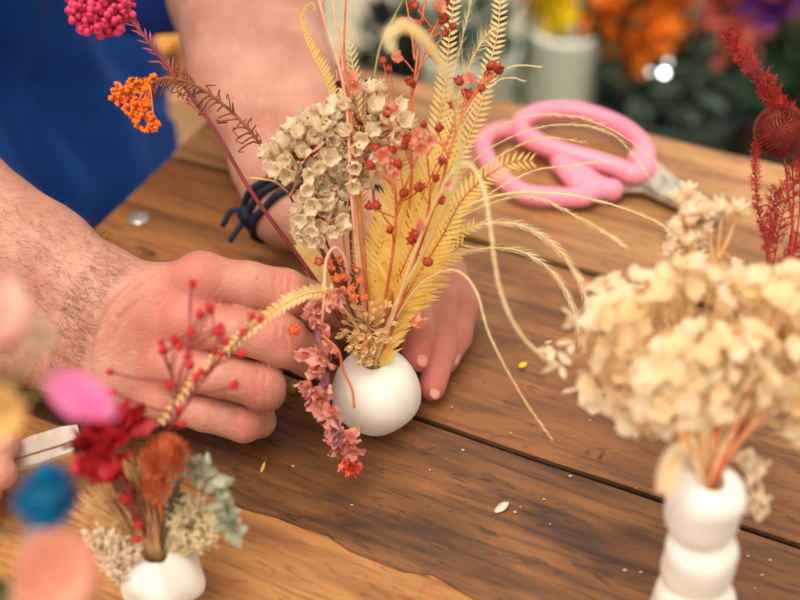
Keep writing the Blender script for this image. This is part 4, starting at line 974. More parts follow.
# red seed head and red fern at the right edge
GS = 'red stems behind the hydrangea'
root = plant('globe_flower', 'round maroon seed head at the right edge above the hydrangea', 'dried flower', MR, GS)
SC = W(781, 131, .478); sp = stem(root, [MR] + WP([(740, 400, .40), (790, 260, .45), (788, 190, .472), (783, 150, .478)]), .0009, P['redf'])
mb = MB(); mb.ball(SC, .0092, 20, 14); NS = 620
for i in range(NS):
    z = 1 - 2 * (i + .5) / NS; a = i * 2.399963; q = math.sqrt(1 - z * z); d = Vector((q * math.cos(a), q * math.sin(a), z))
    mb.leaf(SC + d * .0090, d + Vector((0, 0, .5)), d, .0030, .0014, .3, .1, 2, .2)
mb.build('seed_ball', P['seed'], root); mb = MB()
for i in range(40):
    a = i * .157; d = Vector((math.cos(a), math.sin(a), .5)); mb.leaf(SC + UP * .0085 + d * .002, d + UP * .8, UP, .005, .0010, .2, .3, 3, .1)
mb.build('frill', P['redf'], root)
def redfern(label, path, leafl, prof=None, n=46, start=.35, dens=1):
    root = plant('red_fern', label, 'dried fern', MR, GS); sp = stem(root, [MR] + WP(path), .0005, P['redf'], 6, 60); mb = MB()
    for i in range(int(60 * start), 60):
        u = (i / 60 - start) / (1 - start)
        for s in (1, -1):
            for q in range(dens):
                t = (sp[min(i + 1, 59)] - sp[i - 1]).normalized(); sd = t.cross(-VIEW).normalized() * s; L = leafl * (prof(u) if prof else 1) * random.uniform(.6, 1.2)
                e = sp[i] + (t * random.uniform(.5, 1.1) + sd * random.uniform(.3, 1) + VIEW * random.uniform(-.5, .5)).normalized() * L; m_ = sp[i].lerp(e, .5) + rnd_dir() * L * .08; mb.tube([sp[i], m_, e], .00022, 4)
                for _ in range(8):
                    b_ = sp[i].lerp(e, random.uniform(.2, 1)); mb.leaf(b_, (e - sp[i]).normalized() + rnd_dir() * .9, -VIEW, random.uniform(.0012, .0030), .0004, .2, .1, 2, .2)
    mb.build('needles', P['redf'], root); return root
redfern('red fern plume pointing up left above the maroon seed head', [(745, 400, .40), (790, 240, .465), (790, 150, .488), (770, 100, .487), (750, 66, .487), (729, 36, .487)], .0060, lambda u: .5 + .5 * math.sin(PI * min(1, u)) if u > .2 else .6, start=.62, dens=2)
redfern('second red fern plume touching the top of the seed head', [(750, 400, .40), (796, 240, .465), (798, 150, .49), (785, 112, .49), (768, 84, .49)], .0060, start=.72, dens=2)
redfern('red fern strand hanging in a curve left of the seed head', [(745, 400, .40), (766, 275, .455), (764, 235, .47), (757, 200, .475), (755, 165, .478), (757, 142, .478)], .0030, lambda u: .7 - .4 * u, start=.5)
redfern('bushy red fern spray under the seed head at the right edge', [(752, 400, .40), (772, 275, .455), (780, 225, .47), (792, 185, .475), (806, 160, .478)], .0085, start=.5, dens=1)
redfern('upright red fern strand just above the hydrangea petals', [(750, 400, .40), (768, 270, .455), (770, 230, .465), (776, 192, .468)], .0040, start=.55)
redfern('red fern tip crossing to the right edge low above the petals', [(755, 400, .40), (776, 280, .455), (800, 245, .465), (825, 215, .47)], .0070, start=.5)
# ---------------------------------------------------------------- lower left vase
random.seed(61); GL = 'dried stems in the lumpy vase'
def clump(label, polyc, n, r_, m, name='moss_tuft'):
    root = plant(name, label, 'dried moss', ML, GL); mb = MB(); pts = []
    for (x, y, d) in scatter_px(polyc, n, .437, .007): pts.append(W(x, y, d))
    for p in pts:
        mb.tube([ML, ML.lerp(p, .5) + rnd_dir() * .001, p], .0003, 4)
        for _ in range(7):
            e = p + rnd_dir() * r_; mid = p.lerp(e, .5) + rnd_dir() * r_ * .35; mb.tube(spline([p, mid, e], 5), .00055, 4)
    mb.build('curls', m, root); return root
def scatter_px(poly, n, d0, dd):
    xs = [p[0] for p in poly]; ys = [p[1] for p in poly]; out = []
    while len(out) < n:
        x = random.uniform(min(xs), max(xs)); y = random.uniform(min(ys), max(ys))
        if inside(x, y, poly): out.append((x, y, d0 + random.uniform(-dd, dd)))
    return out
clump('cream curly moss on the right rim of the lumpy vase', [(176, 500), (196, 496), (212, 515), (213, 545), (203, 550), (188, 542), (172, 535)], 110, .0032, P['moss'])
clump('pale cream curly moss on the left rim of the lumpy vase', [(88, 532), (110, 522), (132, 530), (140, 556), (128, 578), (118, 580), (100, 560)], 110, .0034, mat('pale_moss', srgb(248, 224, 190), srgb(234, 204, 164), .8, 200, trans=.15))
root = plant('cone_flower', 'rust orange cone-shaped flower above the lumpy vase', 'dried flower', ML, GL)
sp = stem(root, [ML] + WP([(162, 520, .435), (158, 490, .420), (164, 465, .410)]), .0010, P['rust'])
def cone(mb, c, r, n, up):
    for i in range(n):
        z = 1 - 1.8 * (i + .5) / n; a = i * 2.4; q = math.sqrt(max(0, 1 - z * z)); d = Vector((q * math.cos(a), q * math.sin(a), z)); Qr = Vector((0, 0, 1)).rotation_difference(up); d = Qr @ d
        mb.leaf(c + d * r * .45, d + up * .5, up, r * .75, r * .34, .5, .35, 3, .5, .05)
mb = MB(); cone(mb, W(166, 461, .408), .0092, 90, (UP - VIEW * .4).normalized()); mb.build('flower_head', P['rust'], root)
mb = MB(); cone(mb, W(158, 490, .415), .0060, 50, (UP - VIEW * .4).normalized()); mb.build('side_bud', P['rust'], root)
root = plant('silver_leaf_sprig', 'grey-green woolly sprig arching right over the lumpy vase', 'dried flower', ML, GL)
sp = stem(root, [ML] + WP([(167, 530, .437), (173, 500, .430), (182, 472, .424), (200, 468, .420), (216, 484, .416), (227, 510, .414), (232, 532, .413)]), .0012, P['gstem'], 6, 40); mb = MB()
for i in range(15, 40):
    for _ in range(3): mb.leaf(sp[i] + rnd_dir() * .001, (sp[min(i + 1, 39)] - sp[i - 1]).normalized() * .5 + rnd_dir(), -VIEW + rnd_dir() * .4, random.uniform(.005, .0075), random.uniform(.0035, .005), .3, .3, 4, .4, .05)
mb.build('leaf', P['sage'], root); mb = MB()
for i in range(5, 15):
    for _ in range(2): mb.leaf(sp[i], rnd_dir() + UP * .4, -VIEW, .005, .002, .3, .2, 3)
mb.build('small_leaves', P['gstem'], root)
root = plant('crimson_flower', 'crumpled crimson flower in front of the near wrist', 'dried flower', ML, GL)
sp = stem(root, [ML] + WP([(140, 520, .43), (125, 480, .415), (116, 455, .408)]), .0011, P['rstem'])
for (x, y, d, L) in ((106, 443, .406, .015), (122, 430, .408, .014), (100, 460, .406, .012), (92, 438, .408, .012), (116, 460, .406, .012)):
    mb = MB()
    for k in range(9):
        d_ = rnd_dir(); mb.leaf(W(x, y, d), d_ * .8 - UP * .1, rnd_dir(), L * random.uniform(.6, .95), L * random.uniform(.6, .95), .35, random.uniform(-.4, .6), 6, .4, .08, .6)
    mb.build('petal_cluster', P['crim'], root)
root = plant('straw_grass_fan', 'fan of tan grass blades left of the rust cone flower', 'dried grass', ML, GL); mb = MB()
for i in range(210):
    a = random.uniform(-1.25, .25); x = 146 + math.sin(a) * random.uniform(45, 92); y = 540 - math.cos(a) * random.uniform(45, 92); dd = .434 + random.uniform(-.010, .006)
    e = W(x, y, dd); b0 = ML + Vector((random.uniform(-.003, .003), random.uniform(-.003, .003), .008)); mb.tube(spline([b0, b0.lerp(e, .5) + rnd_dir() * .0015, e], 6), [.00035, .00045, .0005, .0005, .0004, .0002], 4)
mb.build('blades', P['straw'], root)
DR = .415
sprig('airy sprig of tiny red pods in front of the back of the near hand', [[(152, 500, .428), (165, 440, .42), (175, 400, DR), (185, 360, DR), (200, 330, DR), (215, 305, DR)], [(170, 430, DR), (190, 400, DR), (208, 370, DR), (222, 345, DR)], [(178, 395, DR), (170, 370, DR), (165, 345, DR)], [(188, 355, DR), (190, 320, DR), (192, 290, DR)], [(205, 375, DR), (235, 345, DR), (255, 325, DR)]],
      [(192, 287, DR), (208, 311, DR), (212, 314, DR), (200, 314, DR), (218, 327, DR), (222, 332, DR), (216, 332, DR), (215, 354, DR), (220, 356, DR), (174, 339, DR), (161, 345, DR), (163, 350, DR), (178, 349, DR), (225, 345, DR), (243, 332, DR), (259, 321, DR), (242, 354, DR), (199, 375, DR), (231, 386, DR), (191, 332, DR), (170, 388, DR), (182, 424, DR), (186, 358, DR), (196, 378, DR), (252, 316, DR), (110, 372, DR), (113, 392, DR), (180, 410, DR), (190, 365, DR)],
      base=ML, pm=[proto_mesh('pod', pod, mat('red_pod', srgb(206, 36, 38), srgb(166, 14, 26), .6, 300)), proto_mesh('pod', bud, mat('red_pod', srgb(206, 36, 38)))], sm='rstem', group=GL, r=.0005, sc=(.8, 1.15))
sprig('short twiggy sprig with red buds between the moss and the grass fan', [[(146, 530, .436), (138, 500, .43), (128, 480, .425), (110, 470, .42), (85, 462, .415)], [(140, 505, .43), (120, 500, .425), (100, 505, .42)], [(142, 520, .432), (132, 530, .428), (137, 543, .424)]],
      [(80, 460, .413), (78, 470, .413), (127, 499, .424), (139, 524, .424), (85, 448, .412), (137, 540, .424),], base=ML, pm=[bpy.data.meshes.get('pod')] and [proto_mesh('pod', bud, MATS['red_pod'])], sm='rstem', group=GL, r=.0006, sc=(1.0, 1.6))
mb = MB(); root = plant('round_leaf_sprig', 'two small dark brown seed pods below the crimson flower', 'dried flower', ML, GL); stem(root, [ML] + WP([(140, 515, .432), (124, 490, .425)]), .0006, P['bstem'])
for (x, y) in ((120, 486), (138, 504)): mb.leaf(W(x, y + 8, .424), UP + RIGHT * random.uniform(-.3, .3), -VIEW, .0075, .006, .5, .2, 5, .4, .03)
mb.build('pod', mat('brown_pod', srgb(128, 66, 36), srgb(92, 44, 26), .6, 90), root)
# ---------------------------------------------------------------- bouquet very close to the lens, its vase out of frame
random.seed(71); FV = Vector((-.215, .13, 0)); GF = 'flowers close to the lens'
mb = MB(); mb.lathe([(.018, 0), (.022, .004), (.024, .03), (.019, .06), (.012, .078), (.013, .085), (.010, .085), (.009, .07), (.009, .05)], 32); 
o = mb.build('bud_vase', clay); o.location = FV; tag(o, 'white clay vase of the very close flowers, just below the picture', 'vase')
FT = FV + Vector((0, 0, .055))
def big(name, label, c, stemmat, build):
    root = plant(name, label, 'flower', FT, GF); stem(root, [FT, FT + Vector((0, 0, .03)), (FT + c) / 2 + Vector((0, -.008, .02)), c], .0009, P[stemmat], 6, 20); build(root, c); return root
def petals(m, n, L, w, up, spread, part='petal', cup=.3):
    def f(root, c):
        for k in range(n):
            mb = MB(); a = 2 * PI * k / n; e1_ = up.orthogonal().normalized(); e2_ = up.cross(e1_); o_ = e1_ * math.cos(a) + e2_ * math.sin(a)
            mb.leaf(c, o_ * spread + up, up - o_, L * random.uniform(.85, 1.1), w, cup, .3, 7, .35, .03, .6); mb.build(part, m, root)
    return f
pk = mat('pale_pink_petal', srgb(255, 216, 206), srgb(252, 234, 210), .6, 40, trans=.3, c3=srgb(242, 180, 170))
hp = mat('hot_pink_petal', srgb(252, 164, 206), srgb(246, 122, 180), .6, 60, trans=.3)
tb = mat('teal_blue_petal', srgb(10, 106, 170), srgb(4, 62, 128), .5, 90, trans=.15, c3=srgb(20, 140, 180))
pc = mat('peach_bloom', srgb(255, 206, 180), srgb(253, 190, 162), .6, 40, trans=.3)
yc = mat('buttery_petal', srgb(250, 222, 160), srgb(246, 204, 130), .6, 40, trans=.3)
big('pink_everlasting', 'out-of-focus pale pink and cream bloom at the left edge', W(12, 340, .292), 'green', petals(pk, 13, .0185, .014, (-VIEW + UP * .6).normalized(), 1.1))
big('cream_everlasting', 'out-of-focus creamy white bloom touching the pale pink one', W(46, 342, .288), 'green', petals(mat('milky_petal', srgb(252, 238, 214), srgb(250, 224, 196), .6, 50, trans=.3), 8, .0100, .010, (-VIEW + UP * .3).normalized(), .8))
big('pink_tulip_petal', 'out-of-focus hot pink petal in front of the near wrist', W(50, 378, .294), 'green', petals(hp, 3, .0185, .0150, (RIGHT - UP * .55 - VIEW * .25).normalized(), .25))
big('yellow_everlasting', 'out-of-focus buttery bloom at the left edge under the pale pink one', W(12, 408, .292), 'green', petals(yc, 9, .0135, .012, (-VIEW).normalized(), 1.1))
def bluef(root, c):
    mb = MB(); mb.ball(c, .0062, 16, 12, jit=.05)
    for i in range(60):
        z = 1 - 1.7 * (i + .5) / 60; a = i * 2.4; q = math.sqrt(max(0, 1 - z * z)); d = Vector((q * math.cos(a), q * math.sin(a), z)); mb.leaf(c + d * .003, d, UP, .0072, .0060, .4, .2, 4, .4, .05, .6)
    mb.build('flower_head', tb, root); mb = MB()
    for i in range(22): mb.leaf(c - UP * .0065 - RIGHT * .002, -UP + rnd_dir() * .8, -VIEW, .006, .004, .3, .2, 4, .4)
    mb.build('calyx', mat('pale_blue_calyx', srgb(110, 160, 176), srgb(80, 130, 160), .6, 60), root)
big('blue_thistle', 'out-of-focus teal blue bloom at the lower left', W(47, 498, .312), 'gstem', bluef)
big('peach_ranunculus', 'large out-of-focus peach bloom at the bottom left edge', W(74, 584, .290), 'green', petals(pc, 20, .0215, .019, (-VIEW + UP * .4).normalized(), 1.0))
big('olive_leaf_sprig', 'out-of-focus olive leaves in the bottom left corner', W(4, 588, .300), 'green', petals(mat('olive_leaf', srgb(110, 104, 60), srgb(84, 84, 50), .6, 60), 4, .010, .007, (-VIEW).normalized(), 1.2, 'leaf'))
# ---------------------------------------------------------------- pink scissors lying on the far board
pinkp = mat('pink_handle_plastic', srgb(248, 150, 168), srgb(244, 138, 158), .38, 20, spec=.5)
steel = mat('worn_steel', srgb(214, 206, 190), srgb(170, 162, 146), .32, 150, metal=.75, bump=.1)
SO = T(640, 186); sc = empty('scissors', SO, 'pink-handled florist scissors lying on the far board', 'scissors')
def loop(pts, r, z, flat=.72):
    """closed handle loop through pixel points on the table, thickness r"""
    q = [T(x, y, z) for x, y in pts]; q = q + [q[0]]; n = len(q) - 1; out = []
    for i in range(n * 8):
        t = i / 8; k = int(t); f = t - k; a, b, c, d = q[(k - 1) % n], q[k % n], q[(k + 1) % n], q[(k + 2) % n]
        out.append(.5 * ((2 * b) + (c - a) * f + (2 * a - 5 * b + 4 * c - d) * f * f + (3 * b - a - 3 * c + d) * f ** 3))
    return out + [out[0]]
def ring_sd(polys, straight):
    def f(P_):
        out = None
        for pts, r in polys:
            for a, b in zip(pts[:-1], pts[1:]):
                s = seg_sd(P_ * vs3((1, 1, 1)), vs3(a), vs3(b), r, r); out = s if out is None else np.minimum(out, s)
        for ch in straight:
            s = chain_sd(P_, ch, .004); out = smin(out, s, .005)
        return out
    return f
H1 = [(483, 147), (493, 133), (516, 131), (546, 147), (569, 165), (593, 183), (585, 196), (556, 197), (523, 193), (496, 173)]
H2 = [(520, 124), (541, 112), (576, 111), (616, 124), (640, 142), (646, 160), (636, 174), (618, 168), (592, 160), (556, 150), (528, 138)]
zz = .0115
l1 = loop(H1, .0, .0085); l2 = loop(H2, .0, .0125)
Tn = lambda x, y, z, r: (vs3(T(x, y, z)), r)
f1 = ring_sd([(l1, .0058)], [[Tn(585, 186, .0085, .0058), Tn(612, 190, .0085, .0066)], [Tn(560, 165, .0085, .0055), Tn(575, 183, .0085, .0055)]])
f2 = ring_sd([(l2, .0060)], [[Tn(636, 158, .0115, .0055), Tn(645, 170, .0095, .0062)]])
for nm, f_, L_ in (('lower_handle', f1, l1), ('upper_handle', f2, l2)):
    A_ = np.array([tuple(p) for p in L_] + [tuple(T(600, 186, .01)), tuple(T(648, 172, .01))]) if nm == 'upper_handle' else np.array([tuple(p) for p in L_] + [tuple(T(618, 190, .01))])
    V_, F_ = surfnet(f_, A_.min(0) - .013, A_.max(0) + .013, .0014); V_[:, 2] = np.maximum(V_[:, 2], .0016)
    o = bpy.data.objects.new('handle', np_mesh('handle', V_ - vs3(SO), F_)); COL.objects.link(o); o.parent = sc; o.data.materials.append(pinkp); o['label'] = 'pink plastic ' + nm.replace('_', ' ') + ' loop'
def blade(pts, z, th):
    q = [T(x, y, 0) - SO for x, y in pts]; n = len(q); vs = [(p.x, p.y, z) for p in q] + [(p.x, p.y, z + th) for p in q]
    fs = [tuple(range(n))[::-1], tuple(range(n, 2 * n))] + [(i, (i + 1) % n, n + (i + 1) % n, n + i) for i in range(n)]
    me = bpy.data.meshes.new('blade'); me.from_pydata(vs, [], fs); me.update(); o = bpy.data.objects.new('blade', me); COL.objects.link(o); o.parent = sc; me.materials.append(steel)
    bv = o.modifiers.new('b', 'BEVEL'); bv.width = .0005; bv.segments = 2
blade([(610, 182), (634, 178), (665, 182), (700, 205), (722, 226), (704, 226), (672, 214), (640, 200), (612, 200)], .0050, .0026)
blade([(640, 166), (652, 172), (672, 190), (705, 220), (716, 234), (690, 222), (655, 206), (630, 190)], .0078, .0026)
mb = MB(); mb.lathe([(.0060, .004), (.0060, .0115), (.0048, .0128), (.001, .0130)], 24, tuple(T(637, 184)) ); mb.build('pivot_screw', steel, sc)
# ---------------------------------------------------------------- pale blades and fingertips at the left edge
BB = T(40, 462); sn = empty('snips', BB, 'pale steel snips held at the left edge under the near forearm', 'snips')
def blade2(pts, z, nm, m):
    q = [W(x, y, d) - BB for x, y, d in pts]; n = len(q); nn = Vector((0, 0, .0022)); vs = [tuple(p) for p in q] + [tuple(p + nn) for p in q]
    fs = [tuple(range(n))[::-1], tuple(range(n, 2 * n))] + [(i, (i + 1) % n, n + (i + 1) % n, n + i) for i in range(n)]
    me = bpy.data.meshes.new(nm); me.from_pydata(vs, [], fs); me.update(); o = bpy.data.objects.new(nm, me); COL.objects.link(o); o.parent = sn; me.materials.append(m)
pale = mat('pale_steel', srgb(214, 196, 180), srgb(190, 168, 150), .35, 120, metal=.35)
ds_ = .480
blade2([(8, 452, ds_), (30, 440, ds_), (62, 430, ds_), (78, 428, ds_), (82, 440, ds_), (60, 448, ds_), (30, 457, ds_), (10, 464, ds_)], 0, 'blade', pale)
blade2([(8, 466, ds_), (32, 459, ds_), (62, 450, ds_), (80, 443, ds_), (74, 454, ds_), (40, 466, ds_), (12, 472, ds_)], 0, 'blade', pale)
h1 = [C(-120, 430, .50, .012), C(-50, 438, .485, .0105), (C(-20, 444, .478, .0090)), C(4, 447, .474, .0066)]
h2 = [C(-120, 470, .50, .012), C(-60, 480, .480, .0105), C(-25, 478, .474, .009), C(2, 474, .470, .0068)]
h3 = [C(-120, 460, .50, .014), C(-60, 512, .486, .0105), C(-35, 505, .480, .009), C(-14, 492, .476, .0070)]
h4 = [C(-120, 480, .505, .014), C(-80, 535, .492, .0100), C(-50, 535, .486, .0085), C(-28, 518, .482, .0068)]
h5 = [C(-120, 500, .505, .014), C(-100, 560, .496, .0090), C(-70, 565, .490, .0075), C(-48, 550, .486, .0060)]
hw_ = [C(-135, 455, .505, .022), C(-220, 440, .515, .024), C(-420, 400, .54, .036)]
hh_ = list(map(lift, (h1, h2, h3, h4, h5, hw_)))
def h_sd(P_):
    fg = None
    for ch in hh_[:5]:
        s = chain_sd(P_, ch, .002); fg = s if fg is None else smin(fg, s, .0016)
    pal = smin(seg_sd(P_, C(-110, 440, .50, 0)[0], C(-150, 450, .505, 0)[0], .018, .022), seg_sd(P_, C(-115, 490, .502, 0)[0], C(-150, 460, .505, 0)[0], .018, .022), .01)
    return smin(smin(pal, chain_sd(P_, hh_[5], .01), .015), fg, .006)
lo_, hi_ = box_of(hh_); V_, F_ = surfnet(h_sd, lo_, hi_, .002); hb = vs3(W(-250, 440, .50)); hb[2] = 0
o = bpy.data.objects.new('person', np_mesh('person', V_ - hb, F_)); COL.objects.link(o); o.location = hb.tolist(); o.data.materials.append(SKIN)
tag(o, 'person at the left edge, only two fingertips visible, holding pale steel snips', 'person')
# ---------------------------------------------------------------- crumbs and fallen petals on the boards
GD = 'plant crumbs scattered on the boards'
def flake(label, x, y, L, m, ang=0, name='fallen_petal', w=.5, cat='petal', curl=.25, z=.0006, group=None):
    p = T(x, y, z); o_ = MB(); d = Vector((math.cos(ang), math.sin(ang), 0)); o_.leaf((0, 0, 0), d, (0, 0, 1), L, L * w, .25, curl, 5, .3, .03)
    o = o_.build(name, m); o.location = p; so = o.modifiers.new('t', 'SOLIDIFY'); so.thickness = .0003; return tag(o, label, cat, group)
flake('small pearly white petal lying on the dark walnut board', 495, 512, .0075, mat('pearl_petal', srgb(206, 194, 180), srgb(186, 174, 160), .3, 60), .6, 'fallen_petal', .6)
flake('bright yellow crumb on the chestnut board below the feather grass loop', 519, 367, .0045, mat('yellow_crumb', srgb(250, 214, 30), srgb(236, 190, 20), .6), .5, 'petal_crumb', .8)
flake('yellow leaflet on the dark board below the near hand', 261, 472, .0055, P['yfrond'], 1.3, 'fallen_leaflet', .35, 'leaf')
flake('curled olive leaflet on the chestnut board left of the stacked vase', 598, 458, .0055, mat('olive_bit', srgb(110, 84, 30), srgb(84, 64, 26), .6), .9, 'fallen_leaflet', .2, 'leaf')
flake('tiny green leaflet beside the curled olive one', 584, 452, .0030, mat('olive_bit', srgb(110, 84, 30)), .3, 'fallen_leaflet', .3, 'leaf')
flake('white petal at the left tip of the hydrangea sprig', 545, 303 + 40, .004, P['cream'], .2)
flake('white petal on the far hand under the yellow fern', 0, 0, .004, P['cream'], .2) if False else None
r_ = random.Random(9)
for (x, y) in ((511, 433), (544, 499), (550, 524), (570, 476), (520, 507), (641, 572), (625, 570), (453, 384), (293, 466), (463, 450), (636, 488), (690, 545), (770, 560), (748, 556), (762, 575), (755, 588), (430, 470), (590, 420), (452, 407), (515, 512), (610, 398), (760, 480), (352, 505)):
    p = T(x, y, .0005); mb = MB(); mb.ball((0, 0, 0), r_.uniform(.0004, .0008), 6, 5, (1.4, .9, .6), .25); o = mb.build('plant_crumb', mat('dull_crumb', srgb(214, 178, 132), srgb(186, 146, 100), .8, 90)); o.location = p
    tag(o, 'pale speck of dried plant lying on the boards', 'plant crumb', GD)
VB = T(293, 387, .0035); mb = MB(); mb.ball((0, 0, 0), .0034, 14, 10, (1, 1, .95), .02); o = mb.build('seed_pod', mat('olive_pod', srgb(176, 140, 60), srgb(140, 104, 44), .45, 200)); o.location = VB
tag(o, 'round olive-brown seed pod on the board beside the ring finger', 'seed pod')
oc = W(294, 330, .470)
root = plant('orange_floret', 'tiny orange floret caught on the fingers of the near hand', 'dried flower', oc); mb = MB()
for _ in range(26): mb.ball(oc + rnd_dir() * .0024, .0008, 6, 4, jit=.2)
mb.build('flower_head', mat('deep_orange_floret', srgb(232, 112, 40), srgb(206, 80, 30), .6, 300), root)
# ---------------------------------------------------------------- behind the table: flower buckets on the ground
random.seed(81)
def G(px, py, z): return T(px, py, z)
def bucket(label, px, py, top, r, m, h=None, taper=.86, base_z=-.75):
    c = G(px, py, top); h = h or (top - base_z); mb = MB()
    mb.lathe([(r * taper, 0), (r, h - .012), (r * 1.05, h - .010), (r * 1.05, h), (r * .97, h), (r * .95, h - .05), (r * .93, h - .06)], 40, (c.x, c.y, base_z)); o = mb.build('flower_bucket', m, None, origin=(c.x, c.y, base_z)); return tag(o, label, 'bucket'), c
def bunch(label, c, spots, r, m, n=26, base=None, leafm=None, name='flower_bunch', cat='flowers', group='bunches of flowers in the buckets behind', blr=.02):
    root = plant(name, label, cat, c, group); st = MB()
    for (dx, dy, dz, s) in spots:
        p = c + Vector((dx, dy, dz)); mb = MB()
        for i in range(n):
            d = rnd_dir(); mb.leaf(p + d * r * s * .25, d + Vector((0, 0, .3)), rnd_dir(), r * s * .8, r * s * .6, .3, .3, 3, .4, .05)
        mb.build('bloom', m, root); st.tube(spline([c - Vector((0, 0, .1)), c + Vector((dx * .4, dy * .4, dz * .4)), p], 6), .003, 5)
    st.build('stems', leafm or MATS['leaf_green'], root)
    return root
lg = mat('leaf_green', srgb(58, 96, 56), srgb(38, 66, 40), .6, 30, trans=.15); dg = mat('leaf_dark_green', srgb(76, 96, 76), srgb(48, 68, 54), .6, 20)
whb = mat('white_enamel', srgb(244, 246, 234), srgb(236, 240, 226), .4, 6)
def foliage(label, c, R, n, m, L=.05, name='leafy_bunch', flat=1.0, cat='foliage'):
    root = plant(name, label, cat, c); mb = MB(); st = MB()
    for i in range(n):
        d = rnd_dir(); p = c + Vector((d.x * R[0], d.y * R[1], d.z * R[2])) * random.uniform(.4, 1); mb.leaf(p, d + rnd_dir() * .7, rnd_dir(), L * random.uniform(.7, 1.3), L * .45, .2, .3, 3, .1)
        if i % 12 == 0: st.tube([c - Vector((0, 0, R[2] * 1.4)), c.lerp(p, .6), p], .0025, 4)
    mb.build('leaves', m, root)['kind'] = 'stuff'; st.build('stems', m, root); return root
# white bucket with yellow blooms
b1, c1 = bucket('white bucket behind the scissors holding yellow blooms', 567, 24, -.44, .059, whb)
def spots(n, rx, ry, rz, z0, s0=.8, s1=1.2): return [(random.uniform(-rx, rx), random.uniform(-ry, ry), z0 + random.uniform(-rz, rz), random.uniform(s0, s1)) for _ in range(n)]
bunch('bright yellow blooms in the white bucket', c1, [(-.035, 0, .02, 1), (-.01, .0, .025, 1), (-.015, -.02, .01, 1), (-.04, .0, .035, .9), (-.02, .0, .045, .9)], .030, mat('lemon_yellow', srgb(250, 224, 20), srgb(236, 204, 10), .6, 40, trans=.2))
foliage('green leaves on the right side of the white bucket', c1 + Vector((.07, 0, .01)), (.045, .04, .05), 110, lg, .04)
# grey pail left of it
b2, c2 = bucket('pale grey pail behind the tall fern fronds', 470, 46, -.46, .075, mat('pale_zinc', srgb(206, 208, 196), srgb(188, 192, 178), .5, 10))
foliage('dark leaves standing in the pale grey pail', c2 + Vector((.0, .02, .03)), (.05, .04, .03), 60, dg, .05)
bunch('orange red blooms between the pale pail and the white bucket', c2 + Vector((.085, .02, 0)), [(.0, 0, .10, 1), (.03, .02, .12, .9), (.0, .03, .14, .9)], .03, mat('orange_red_bloom', srgb(232, 84, 34), srgb(214, 60, 24), .6, 40, trans=.2))
# big orange and salmon mass
b3, c3_ = bucket('dark green bucket full of orange and salmon blooms', 668, 92, -.56, .12, mat('dark_green_metal', srgb(50, 66, 56), srgb(36, 50, 42), .4, 10))
bunch('orange marigold blooms in the dark green bucket', c3_, [(-.05, 0, .22, 1.2), (-.09, 0, .24, 1.2), (-.12, 0, .21, 1.1), (-.02, 0, .23, 1.2), (-.07, .02, .27, 1.2), (-.10, 0, .13, 1.2), (-.06, .02, .16, 1.2), (-.12, .04, .18, 1.1), (-.03, -.01, .12, 1.1), (-.08, -.03, .09, 1), (-.02, .03, .19, 1.2), (-.13, -.01, .15, 1), (-.05, .0, .20, 1.1), (-.09, .05, .22, 1), (-.055, -.03, .13, 1)], .052, mat('marigold_orange', srgb(244, 140, 30), srgb(230, 108, 20), .6, 30, trans=.2))
bunch('salmon pink blooms beside the orange ones', c3_ + Vector((.06, 0, 0)), [(.02, 0, .22, 1.2), (.06, 0, .23, 1.2), (.0, 0, .25, 1.1), (.08, 0, .2, 1.1), (.0, 0, .13, 1.1), (.04, .02, .15, 1.2), (.02, -.02, .09, 1), (.07, .02, .17, 1.1), (.0, .03, .18, 1.1), (.05, -.01, .11, .9), (.09, .03, .13, 1)], .048, mat('salmon_pink', srgb(236, 140, 120), srgb(226, 112, 98), .6, 30, trans=.2))
foliage('dark leaves under the orange and salmon blooms', c3_ + Vector((0, 0, .03)), (.14, .08, .07), 260, dg, .05)
b4_, c4 = bucket('brown bucket with purple blooms at the right', 778, 96, -.57, .09, mat('brown_metal', srgb(66, 54, 44), srgb(46, 38, 32), .5, 10))
bunch('violet purple blooms at the top right', c4, spots(14, .07, .05, .05, .20), .032, mat('violet_bloom', srgb(122, 52, 170), srgb(88, 34, 134), .6, 30, trans=.2))
foliage('green leaves around the violet blooms', c4 + Vector((0, 0, .04)), (.12, .08, .10), 200, lg, .05)
foliage('dark green foliage behind the maroon seed head', G(740, 70, -.60), (.16, .10, .12), 300, dg, .06)
foliage('dark low foliage beyond the far table edge', G(600, 100, -.66), (.14, .08, .08), 200, dg, .06)
foliage('dark foliage behind the bouquet', G(393, 50, -.60), (.05, .05, .07), 200, mat('leaf_blackish', srgb(28, 38, 34), srgb(16, 24, 22), .6, 20), .05)
bunch('teal blue blooms behind the bouquet at the top edge', G(405, 15, -.50), spots(6, .035, .03, .02, .07), .03, mat('teal_bloom', srgb(66, 160, 176), srgb(40, 130, 156), .6, 30, trans=.2))
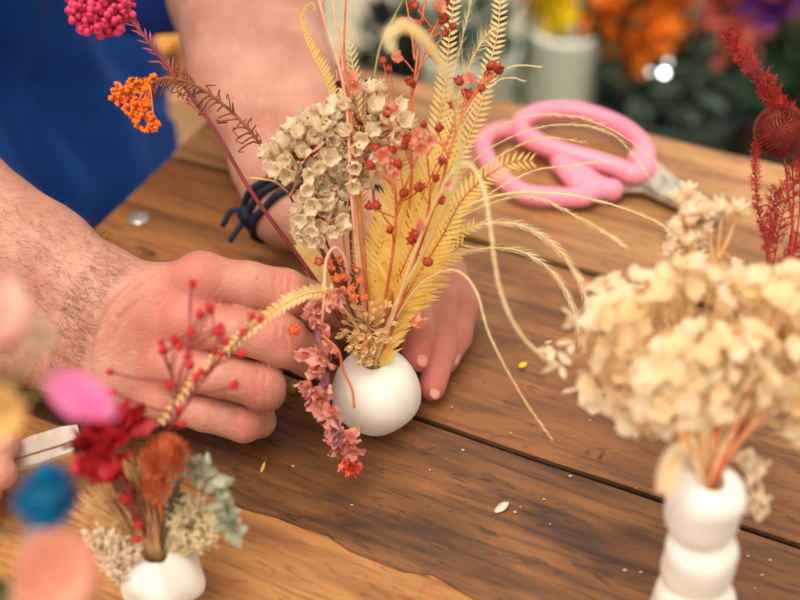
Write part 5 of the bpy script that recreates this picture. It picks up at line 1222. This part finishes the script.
# straw basket with golden cloth left of the arm
c5 = G(160, 55, -.50); mb = MB(); mb.lathe([(.085, 0), (.12, .12), (.125, .24), (.13, .25), (.12, .25), (.115, .22), (.10, .05)], 36, (c5.x, c5.y, -.75)); o = mb.build('peach_basket', mat('peach_straw', srgb(236, 186, 140), srgb(220, 164, 116), .8, 40), None, origin=(c5.x, c5.y, -.75)); tag(o, 'peach-coloured basket between the blue shirt and the far forearm', 'basket')
bunch('golden yellow blooms in the peach basket', G(168, 45, -.50), spots(12, .06, .05, .02, .05), .04, mat('golden_bloom', srgb(250, 206, 110), srgb(244, 184, 90), .6, 30, trans=.2))
# glowing balls added in place of glints off wet glass, not real lamps
gl = bpy.data.materials.new('clear_glass'); gl.use_nodes = True; b_ = gl.node_tree.nodes['Principled BSDF']; b_.inputs['Transmission Weight'].default_value = .9; b_.inputs['Roughness'].default_value = .03; b_.inputs['Base Color'].default_value = (.75, .85, .8, 1)
em = bpy.data.materials.new('glint_bright'); em.use_nodes = True; b_ = em.node_tree.nodes['Principled BSDF']; b_.inputs['Emission Color'].default_value = (.95, 1, .97, 1); b_.inputs['Emission Strength'].default_value = 9
em2 = bpy.data.materials.new('glint_dim'); em2.use_nodes = True; b_ = em2.node_tree.nodes['Principled BSDF']; b_.inputs['Emission Color'].default_value = (.85, 1, .95, 1); b_.inputs['Emission Strength'].default_value = 1.2
cB = W(664, 78, 1.45); root = empty('glint_cluster', cB, 'small glowing balls added as glints behind the scissors', 'glint')
mb = MB(); pts = [cB + Vector(v) for v in ((-.06, .02, -.03), (-.02, 0, .0), (0, 0, .004), (.02, .01, .012), (.07, .03, .0))]; mb.tube(spline(pts, 12), .0015, 5); mb.build('glint_wire', dg, root)  # made-up carrier joining the added glints
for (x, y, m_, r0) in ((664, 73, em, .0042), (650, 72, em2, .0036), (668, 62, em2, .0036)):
    mb = MB(); mb.ball(W(x, y, (cB.y) / (CP - (y - 300) / FPX * SP)), r0, 10, 8); mb.build('glint_ball', m_, root)
